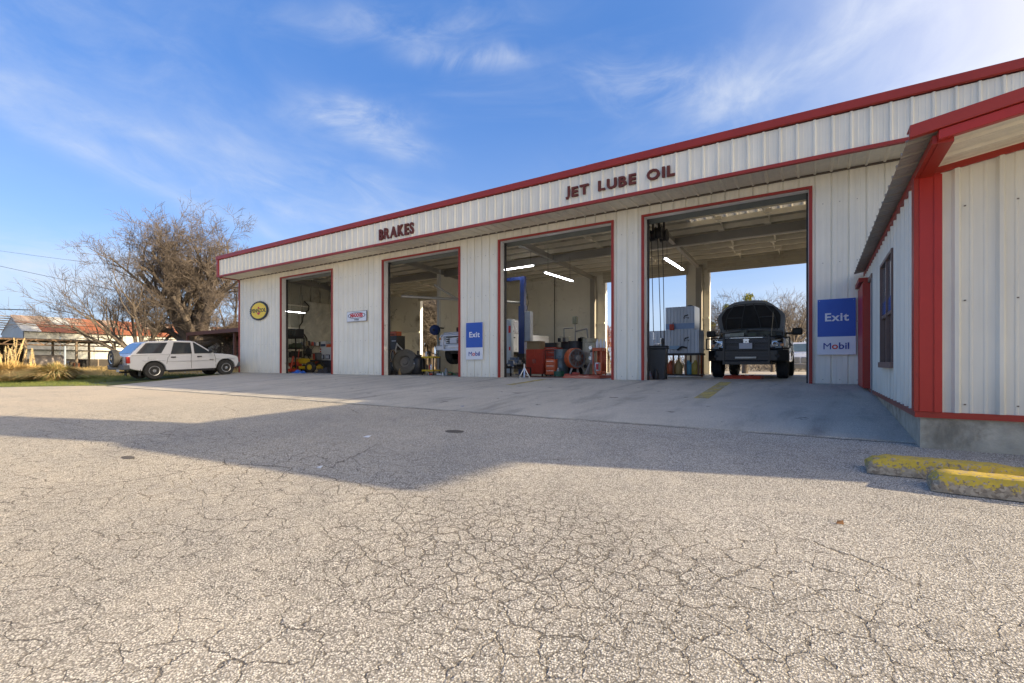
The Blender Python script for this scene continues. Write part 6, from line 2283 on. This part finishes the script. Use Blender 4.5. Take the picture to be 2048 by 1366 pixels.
wb = thing('wall_bench', 'long cluttered bench against the rear wall of the third bay', 'workbench', (-12.2, 21.2, 0))
B('bench_top', WOOD, wb, -2.4, 2.4, -.3, .6, .84, .90)
for x in (-2.3, -.8, .8, 2.3):
    B('leg', DARK, wb, x - .03, x + .03, -.25, -.19, 0, .84)
    B('leg', DARK, wb, x - .03, x + .03, .5, .56, 0, .84)
B('lower_shelf', WOOD, wb, -2.3, 2.3, -.2, .5, .25, .28)
small_parts(wb, -2.3, 2.3, -.2, .4, .90, 34, .22)
small_parts(wb, -2.2, 2.2, -.1, .4, .28, 14, .25)
ws = thing('wall_shelf', 'narrow loaded shelf on the end wall above the mower in the first bay', 'shelf', (XL + .42, 16.2, 1.42))
B('board', WOOD, ws, -.16, .16, -1.0, 1.2, 0, .03)
for y in (-.9, 0, 1.0):
    MB().path([(-.16, y, -.25), (.12, y, 0)], .015).build('bracket', DARK, ws)
for i in range(12):
    y = -.9 + i * .17
    c = rg4.uniform(.05, .09)
    MB().lathe([(c, 0), (c, c * 2.2), (c * .5, c * 3)], (rg4.uniform(-.05, .05), y, .03), n=10).build('container', SM[rg4.randrange(7)], ws, smooth=40)
for (nm, lb, ct, px_, Y_, wdt) in (('parts_pile', 'low pile of metal parts on the floor between the grey drum and the stands', 'parts', 1131, 13.7, .5),
                                   ('parts_pile', 'scattered parts on the floor at the right of the mower', 'parts', 645, 14.1, .6),
                                   ('parts_pile', 'dark parts on the floor left of the big worn tyre', 'parts', 787, 13.4, .35),
                                   ('parts_pile', 'greasy parts on the floor right of the yellow service cart', 'parts', 880, 13.7, .4),
                                   ('parts_pile', 'blue and black parts on the floor by the left jamb beside the trash bin', 'parts', 1297, 13.2, .25)):
    q = thing(nm, lb, ct, (X_at(px_, Y_), Y_, 0.002), 0, 'piles of parts on the shop floor')
    small_parts(q, -wdt, wdt, -.25, .25, 0, 12, .16)
# air hose along the pier and electric conduits
for (px_, Y_, z0, z1, lb) in ((1238, 21.85, .2, 4.6, 'thin conduit running up the rear wall between the third and right-hand bays'),
                              (1110, 21.9, 0.1, 4.9, 'dark conduit running up the middle of the rear wall of the third bay')):
    o = MB().tube((0, 0, z0), (0, 0, z1), .02, n=6).build('conduit', DARK, None, loc=(X_at(px_, Y_), Y_ - .05, 0))
    setp(o, lb, 'conduit')

# ================================================================== across the field, left
BX = -70.0
barn = thing('old_barn', 'long pale sheet-metal barn with a rusty patched roof across the field', 'barn', (0, 0, 0))
Y0, Y1 = 13.8, 72.0
EV, RG = 3.95, 5.75
RUST = rust_mat('rusty_roof_sheet', (.40, .31, .23), (.33, .125, .055), .46, 1.0, .15, (1, .6, 1))
RUST2 = rust_mat('rustier_roof_sheet', (.36, .24, .17), (.33, .115, .045), .32, .6, .15)
TIN = rust_mat('weathered_tin', (.44, .44, .41), (.45, .36, .28), .80, .4, .1)
n = 40
dy = (Y1 - Y0) / n
MB().prism([(BX - 9, EV), (BX - 4.5, RG), (BX, EV), (BX, -.3), (BX - 9, -.3)], Y0 + .02, Y0 + .06, 'y').build('gable_wall', mat('barn_gable_blue', (.45, .49, .53), .6, var=.08, vs=1), barn)
MB().prism([(BX - 9, EV), (BX - 4.5, RG), (BX, EV), (BX, -.3), (BX - 9, -.3)], Y1 - .06, Y1, 'y').build('gable_wall', TIN, barn)
for k in range(n):
    a, b = Y0 - .15 + k * dy, Y0 - .15 + (k + 1) * dy + .05
    xe, ze, xm, zm, xr_, zr_ = BX + .35, EV - .12, BX - 2.05, EV + .82, BX - 4.5, RG
    j = .01 * (k % 2) + .012 * random.random()
    for (x0, z0, x1, z1, m_) in ((xe, ze, xm, zm, RUST2), (xm - .05, zm + .05, xr_, zr_ + .05, RUST)):
        if m_ is RUST2 and k == 0: m_ = TIN
        if m_ is RUST and (k * 7 % 11 == 3): m_ = TIN
        vs = []
        nr = 5
        for i in range(nr + 1):
            yy = a + (b - a) * i / nr
            h = .03 * (i % 2) + j
            vs += [(x0, yy, z0 + h), (x1, yy, z1 + h)]
        fs = [(2 * i, 2 * i + 2, 2 * i + 3, 2 * i + 1) for i in range(nr)]
        MB().add(vs, fs).build('roof_sheet', m_, barn)
MB().prism([(BX - 4.45, RG + .02), (BX - 9.3, EV - .1), (BX - 9.3, EV - .2), (BX - 4.45, RG - .08)], Y0, Y1, 'y').build('roof_slope', RUST, barn)
k = Y0
i = 0
while k < Y1:
    e = min(Y1, k + 2.9)
    B('wall_sheet', TIN, barn, BX - .04, BX + .015 * (i % 2), k + .02, e - .02, .95, EV + .02)
    i += 1
    k = e
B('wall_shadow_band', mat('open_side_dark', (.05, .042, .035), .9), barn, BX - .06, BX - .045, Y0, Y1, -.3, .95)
for i in range(20):
    B('wall_post', WOOD, barn, BX - .05, BX + .06, Y0 + i * 3.05, Y0 + i * 3.05 + .12, -.3, .95)
B('wall_ledge', mat('dark_ledge', (.10, .09, .08), .8), barn, BX + .01, BX + .25, Y0, Y1, 1.9, 1.96)
MB().tube((BX - 1.2, 23.2, EV + .4), (BX - 1.2, 23.2, EV + 1.2), .10).build('vent_pipe', DARK, barn)
for i in range(7):
    B('broken_rafter', WOOD, barn, BX - 5.2 - .55 * i, BX - 4.9 - .55 * i, Y0 - .9, Y0 + .1, RG - .12 - .22 * i, RG - .04 - .22 * i)
rebase(barn, (BX - 4.5, 40, gz(40)))

# open shed in front of the barn
shed = thing('open_shed', 'open-sided field shed with flat dark roof and zigzag truss edge', 'shed', (0, 0, 0))
SX, SZ = -55.0, 2.45
y0, y1 = 6.5, 17.6
B('roof', mat('shed_roof_dark', (.09, .065, .05), .8, var=.2, vs=1), shed, SX - 7, SX, y0, y1, SZ, SZ + .10)
tm = MB()
k = y0
up_ = True
while k < y1 - .1:
    tm.tube((SX, k, SZ - (.0 if up_ else .42)), (SX, k + .62, SZ - (.42 if up_ else .0)), .035, n=5)
    up_ = not up_
    k += .62
tm.tube((SX, y0, SZ - .02), (SX, y1, SZ - .02), .05).tube((SX, y0, SZ - .44), (SX, y1, SZ - .44), .05)
tm.build('truss', mat('truss_rust', (.24, .15, .09), .8, var=.2), shed)
for yy in (7.5, 11.0, 14.2, 16.9):
    for xx in (SX - .05, SX - 6.8):
        B('post', WOOD, shed, xx - .08, xx + .08, yy - .08, yy + .08, -.2, SZ)
B('back_wall', mat('shed_wall_dark', (.05, .038, .03), .9, var=.3), shed, SX - 6.9, SX - 6.75, 6.5, 12.2, -.2, SZ)
B('cross_rail', WOOD, shed, SX - .05, SX + .02, 14.2, 16.9, SZ - .95, SZ - .87)
rebase(shed, (SX - 3.5, 12, gz(12)))
# pale tank and junk under it
r = thing('fuel_tank', 'pinkish white cylindrical tank lying under the open shed', 'tank', (X_at(97, 13.2), 13.2, gz(13.2)), R(60))
MB().lathe([(.001, -1.15), (.36, -1.08), (.52, -.92), (.52, .92), (.36, 1.08), (.001, 1.15)], (0, 0, .85), 'x', 22).build('shell', mat('tank_pink', (.60, .52, .48), .5, var=.1), r, smooth=40)
for s in (-1, 1):
    B('saddle', DARK, r, s * .7 - .06, s * .7 + .06, -.4, .4, 0, .5)
r = thing('old_trailer', 'dark heap of farm junk with white scraps behind the shed post', 'farm junk', (X_at(150, 15.0), 15.0, gz(15)), 0)
for i in range(14):
    a, b_ = random.uniform(-1.6, 1.6), random.uniform(-.6, .6)
    B('scrap', (DARK, WOOD, WHITE, mat('scrap_rust', (.20, .07, .03), .8))[i % 4], r, a - .3, a + .25, b_ - .2, b_ + .2, random.uniform(0, .5), random.uniform(.55, 1.0), bevel=.03)
for i, (px_, Yp, h_, lb) in enumerate(((130, 11.5, 1.9, 'pale blue-grey pole standing in the field beyond the dry grass'),)):
    r = thing('field_pole', lb, 'pole', (X_at(px_, Yp), Yp, gz(Yp)))
    MB().tube((0, 0, -.2), (0, 0, h_), .06).build('pole', mat('pole_blue_grey', (.28, .33, .40), .5), r)
    B('cap', DARK, r, -.07, .07, -.07, .07, h_, h_ + .03)

# brown canopy building behind the car
cp = thing('brick_outbuilding', 'small brick outbuilding with a brown flat canopy behind the white SUV', 'building', (0, 0, 0))
Yc = 18.0
xa, xb = X_at(372, Yc), -24.9
ztop = Z_at(655, X_at(475, Yc), Yc)
BRN = mat('canopy_brown', (.13, .055, .045), .6, var=.12, vs=1)
MB().add([(xa, Yc, 2.72), (xb, Yc, 2.80), (xb, Yc, 3.12), (xa, Yc, 2.98), (xa, Yc + 6, 2.72), (xb, Yc + 6, 2.80), (xb, Yc + 6, 3.12), (xa, Yc + 6, 2.98)],
         [(0, 1, 2, 3), (4, 7, 6, 5), (0, 4, 5, 1), (1, 5, 6, 2), (2, 6, 7, 3), (3, 7, 4, 0)]).build('canopy', BRN, cp)
for px_ in (376, 470):
    B('post', BRN, cp, X_at(px_, Yc + .3) - .08, X_at(px_, Yc + .3) + .08, Yc + .2, Yc + .36, -.2, 2.74)
xw0, xw1 = X_at(408, 22.0), X_at(446, 22.0)
B('white_wall', mat('old_white_wall', (.60, .57, .50), .7, var=.12, vs=1, dirt=((.3, .25, .2), .3, 1)), cp, xw0, xw1, 21.9, 22.1, -.2, 2.74)
B('wall_opening', DARK, cp, X_at(438, 21.9) - .1, X_at(441, 21.9) + .1, 21.86, 21.895, .8, 2.0)
BRICK = [mat('brick_a', (.24, .16, .13), .85, var=.2), mat('brick_b', (.19, .13, .11), .85, var=.2), mat('brick_c', (.30, .22, .18), .85, var=.2)]
xb0, xb1 = X_at(446, 21.7), X_at(486, 21.7)
B('mortar_core', mat('mortar', (.26, .23, .20), .9), cp, xb0, xb1, 21.72, 21.95, -.2, 2.72)
bme = MB().box(0, .40, 0, .03, 0, .17).mesh('brick')
row = 0
z = -.14
cnt = 0
while z < 2.6 and cnt < 290:
    x = xb0 - (.21 if row % 2 else 0)
    while x < xb1 - .1 and cnt < 290:
        if x > xb0 - .05:
            o = link_mesh('brick', bme.copy() if cnt < 3 else MBR[cnt % 3], None, cp, (x, 21.69 - .006 * random.random(), z))
            if cnt < 3:
                o.data.materials.clear(); o.data.materials.append(BRICK[cnt])
                MBR = (MBR + [o.data]) if cnt else [o.data]
            cnt += 1
        x += .43
    z += .20
    row += 1
B('window', DARK, cp, X_at(466, 21.6) - .3, X_at(466, 21.6) + .35, 21.62, 21.66, .9, 2.1)
rebase(cp, ((xa + xb) / 2, 20, gz(20)))

# ---- pampas grass
STRAW = mat('pampas_straw', (.52, .37, .15), .8, var=.3, vs=1.5, space='w')
STRAWG = mat('pampas_green', (.30, .29, .10), .8, var=.3, vs=1.5, space='w')
PLUME = mat('pampas_plume', (.62, .50, .30), .9, var=.15)


def pampas(px, Y, rad, hgt, label, plumes, seed, nbl=2600, gr=.3):
    rg = np.random.default_rng(seed)
    X = X_at(px, Y)
    r = thing('pampas_clump', label, 'ornamental grass', (X, Y, gz(Y) - .02), group='dry pampas grass clumps')
    a = rg.uniform(0, 2 * pi, nbl)
    out = rg.random(nbl) ** .6
    base = np.stack([np.cos(a) * out * rad * .45, np.sin(a) * out * rad * .45, np.zeros(nbl)], 1)
    L = hgt * rg.uniform(.7, 1.15, nbl)
    dirn = np.stack([np.cos(a + rg.normal(0, .3, nbl)), np.sin(a + rg.normal(0, .3, nbl)), np.zeros(nbl)], 1)
    ln = out * rg.uniform(.5, 1.3, nbl)
    pts = [base]
    nst = 5
    for s in range(1, nst + 1):
        t = s / nst
        h = L * (t * 1.25 - .62 * t * t * (0.6 + ln))
        rr = rad * ln * t ** 1.6
        pts.append(base + dirn * rr[:, None] + np.stack([np.zeros(nbl), np.zeros(nbl), np.maximum(h, .02)], 1))
    V, F = [], []
    side = np.stack([-np.sin(a), np.cos(a), np.zeros(nbl)], 1)
    wds = [.012, .013, .012, .010, .007, .001]
    P_ = np.stack(pts, 1)
    S_ = side[:, None, :] * np.array(wds)[None, :, None]
    V = np.concatenate([P_ - S_, P_ + S_], 1)     # nbl,12,3
    base_i = np.arange(nbl)[:, None, None] * 12
    q = np.array([[i, i + 6, i + 7, i + 1] for i in range(5)])
    F = (base_i + q[None]).reshape(-1, 4)
    cut = int(nbl * (1 - gr))
    Vf = V.reshape(-1, 3)
    link_mesh('dry_blades', tri_mesh('dry_blades', V[:cut].reshape(-1, 3), (np.arange(cut)[:, None, None] * 12 + q[None]).reshape(-1, 4)), STRAW, r)
    if cut < nbl:
        link_mesh('green_blades', tri_mesh('green_blades', V[cut:].reshape(-1, 3), (np.arange(nbl - cut)[:, None, None] * 12 + q[None]).reshape(-1, 4)), STRAWG, r)
    rgg = random.Random(seed)
    for k in range(plumes):
        ang = rgg.uniform(0, 2 * pi)
        b = Vector((cos(ang) * rad * .2, sin(ang) * rad * .2, 0))
        tilt = Vector((rgg.gauss(0, .16), rgg.gauss(0, .16), 1)).normalized()
        hh = hgt * rgg.uniform(1.25, 1.95)
        top = b + tilt * hh
        m = MB().tube(b, top, .014, n=4)
        P, Q = [], []
        for j in range(90):
            f = .62 + .38 * (j / 90)
            p = b + tilt * hh * f
            d = Vector((rgg.gauss(0, 1), rgg.gauss(0, 1), 1.3)).normalized() * .10 * (1 - abs(f - .8) / .22 * .6)
            P.append(p); Q.append(p + d + Vector((0.02, 0, -.03)))
        link_mesh('plume', segs_mesh('plume', P, Q, [.010] * 90, [.003] * 90, 3), PLUME, r)
        m.build('stalk', STRAW, r)
    return r


pampas(22, 6.1, 1.5, 1.15, 'tall golden pampas clump with feathery plumes at the left edge', 14, 1, 3600, .06)
pampas(62, 6.7, 1.3, .95, 'golden dry grass clump between the plumed clump and the greener one', 3, 2, 2600, .1)
pampas(112, 6.9, 1.35, .98, 'greener mounded dry grass clump nearest the white SUV', 0, 3, 3600, .42)
pampas(-20, 5.6, 1.2, 1.0, 'golden dry grass clump cut by the left edge of the picture', 4, 4, 2000, .06)

# ---- turf: real blades where the verge is near, nobody could count them
n = 60000
gx = rng.uniform(-44, -21.9, n); gy = rng.uniform(-1, 13, n)
lim = -11.2 + (gx + 70) * (6.45 + 11.2) / 48.2
keep = (gy > lim + .05 + rng.exponential(.12, n)) & ~((gx > -24.4) & (gy > 6.5))
keep &= ~((gx < -26) & (gx > -46) & (gy > 13.4) & (gy < 15.4))
gx, gy = gx[keep], gy[keep]
gzv = np.array([gz(v) for v in gy]) - .015
hh = rng.uniform(.03, .10, len(gx))
P = np.stack([gx, gy, gzv], 1)
Q = P + np.stack([rng.normal(0, .03, len(gx)), rng.normal(0, .03, len(gx)), hh], 1)
o = link_mesh('turf_blades', segs_mesh('turf_blades', P, Q, np.full(len(gx), .006), np.full(len(gx), .002), 3), mat('turf_blade', (.13, .16, .035), .8, var=.35, vs=1.2, space='w', dirt=((.34, .27, .11), .3, 1.1)))
o['kind'] = 'stuff'
# dry rough grass further out
n = 42000
gx = rng.uniform(-70, -27, n); gy = rng.uniform(9.0, 40, n)
m_ = ~((gx < -26) & (gx > -46) & (gy > 12.9) & (gy < 16.0))
gx, gy = gx[m_], gy[m_]
P = np.stack([gx, gy, np.full(len(gx), -.16)], 1)
Q = P + np.stack([rng.normal(0, .08, len(gx)), rng.normal(0, .08, len(gx)), rng.uniform(.08, .42, len(gx)) * (.5 + .5 * np.sin(gx * .4) ** 2)], 1)
o = link_mesh('dry_field_grass', segs_mesh('dry_field_grass', P, Q, np.full(len(gx), .016), np.full(len(gx), .004), 3), STRAW)
o['kind'] = 'stuff'
# low hedges and far trees behind the barn, nobody could count
n = 30000
a = rng.uniform(0, 1, n)
P = np.stack([-150 + 60 * rng.random(n), -30 + 190 * a, -.3 + rng.random(n) * (2.6 + 1.6 * np.sin(a * 40))], 1)
dq = rng.normal(0, .55, (n, 3)); dq[:, 2] = np.abs(dq[:, 2])
o = link_mesh('far_treeline', segs_mesh('far_treeline', P, P + dq, np.full(n, .06), np.full(n, .02), 3), TWIGD)
o['kind'] = 'stuff'

# ---- overhead wires
def wire(pa, pb, sag, rad, label):
    a, b = Vector(pa), Vector(pb)
    pts = [a.lerp(b, i / 16) - Vector((0, 0, sag * 4 * (i / 16) * (1 - i / 16))) for i in range(17)]
    P, Q = pts[:-1], pts[1:]
    o = link_mesh('overhead_wire', segs_mesh('overhead_wire', P, Q, [rad] * 16, [rad] * 16, 6), BLACK)
    return setp(o, label, 'wire', 'overhead wires')


wire(pt(-260, 462, 9.0), pt(430, 556, 24), .3, .018, 'uppermost thin overhead wire at the left, ending in the elm')
wire(pt(-200, 486, 9.0), pt(330, 600, 22), .2, .024, 'middle overhead wire at the left, running into the dark tree')
wire(pt(-200, 610, 7.0), pt(64, 620, 12.5), .05, .045, 'lowest thick cable ending above the barn roof')
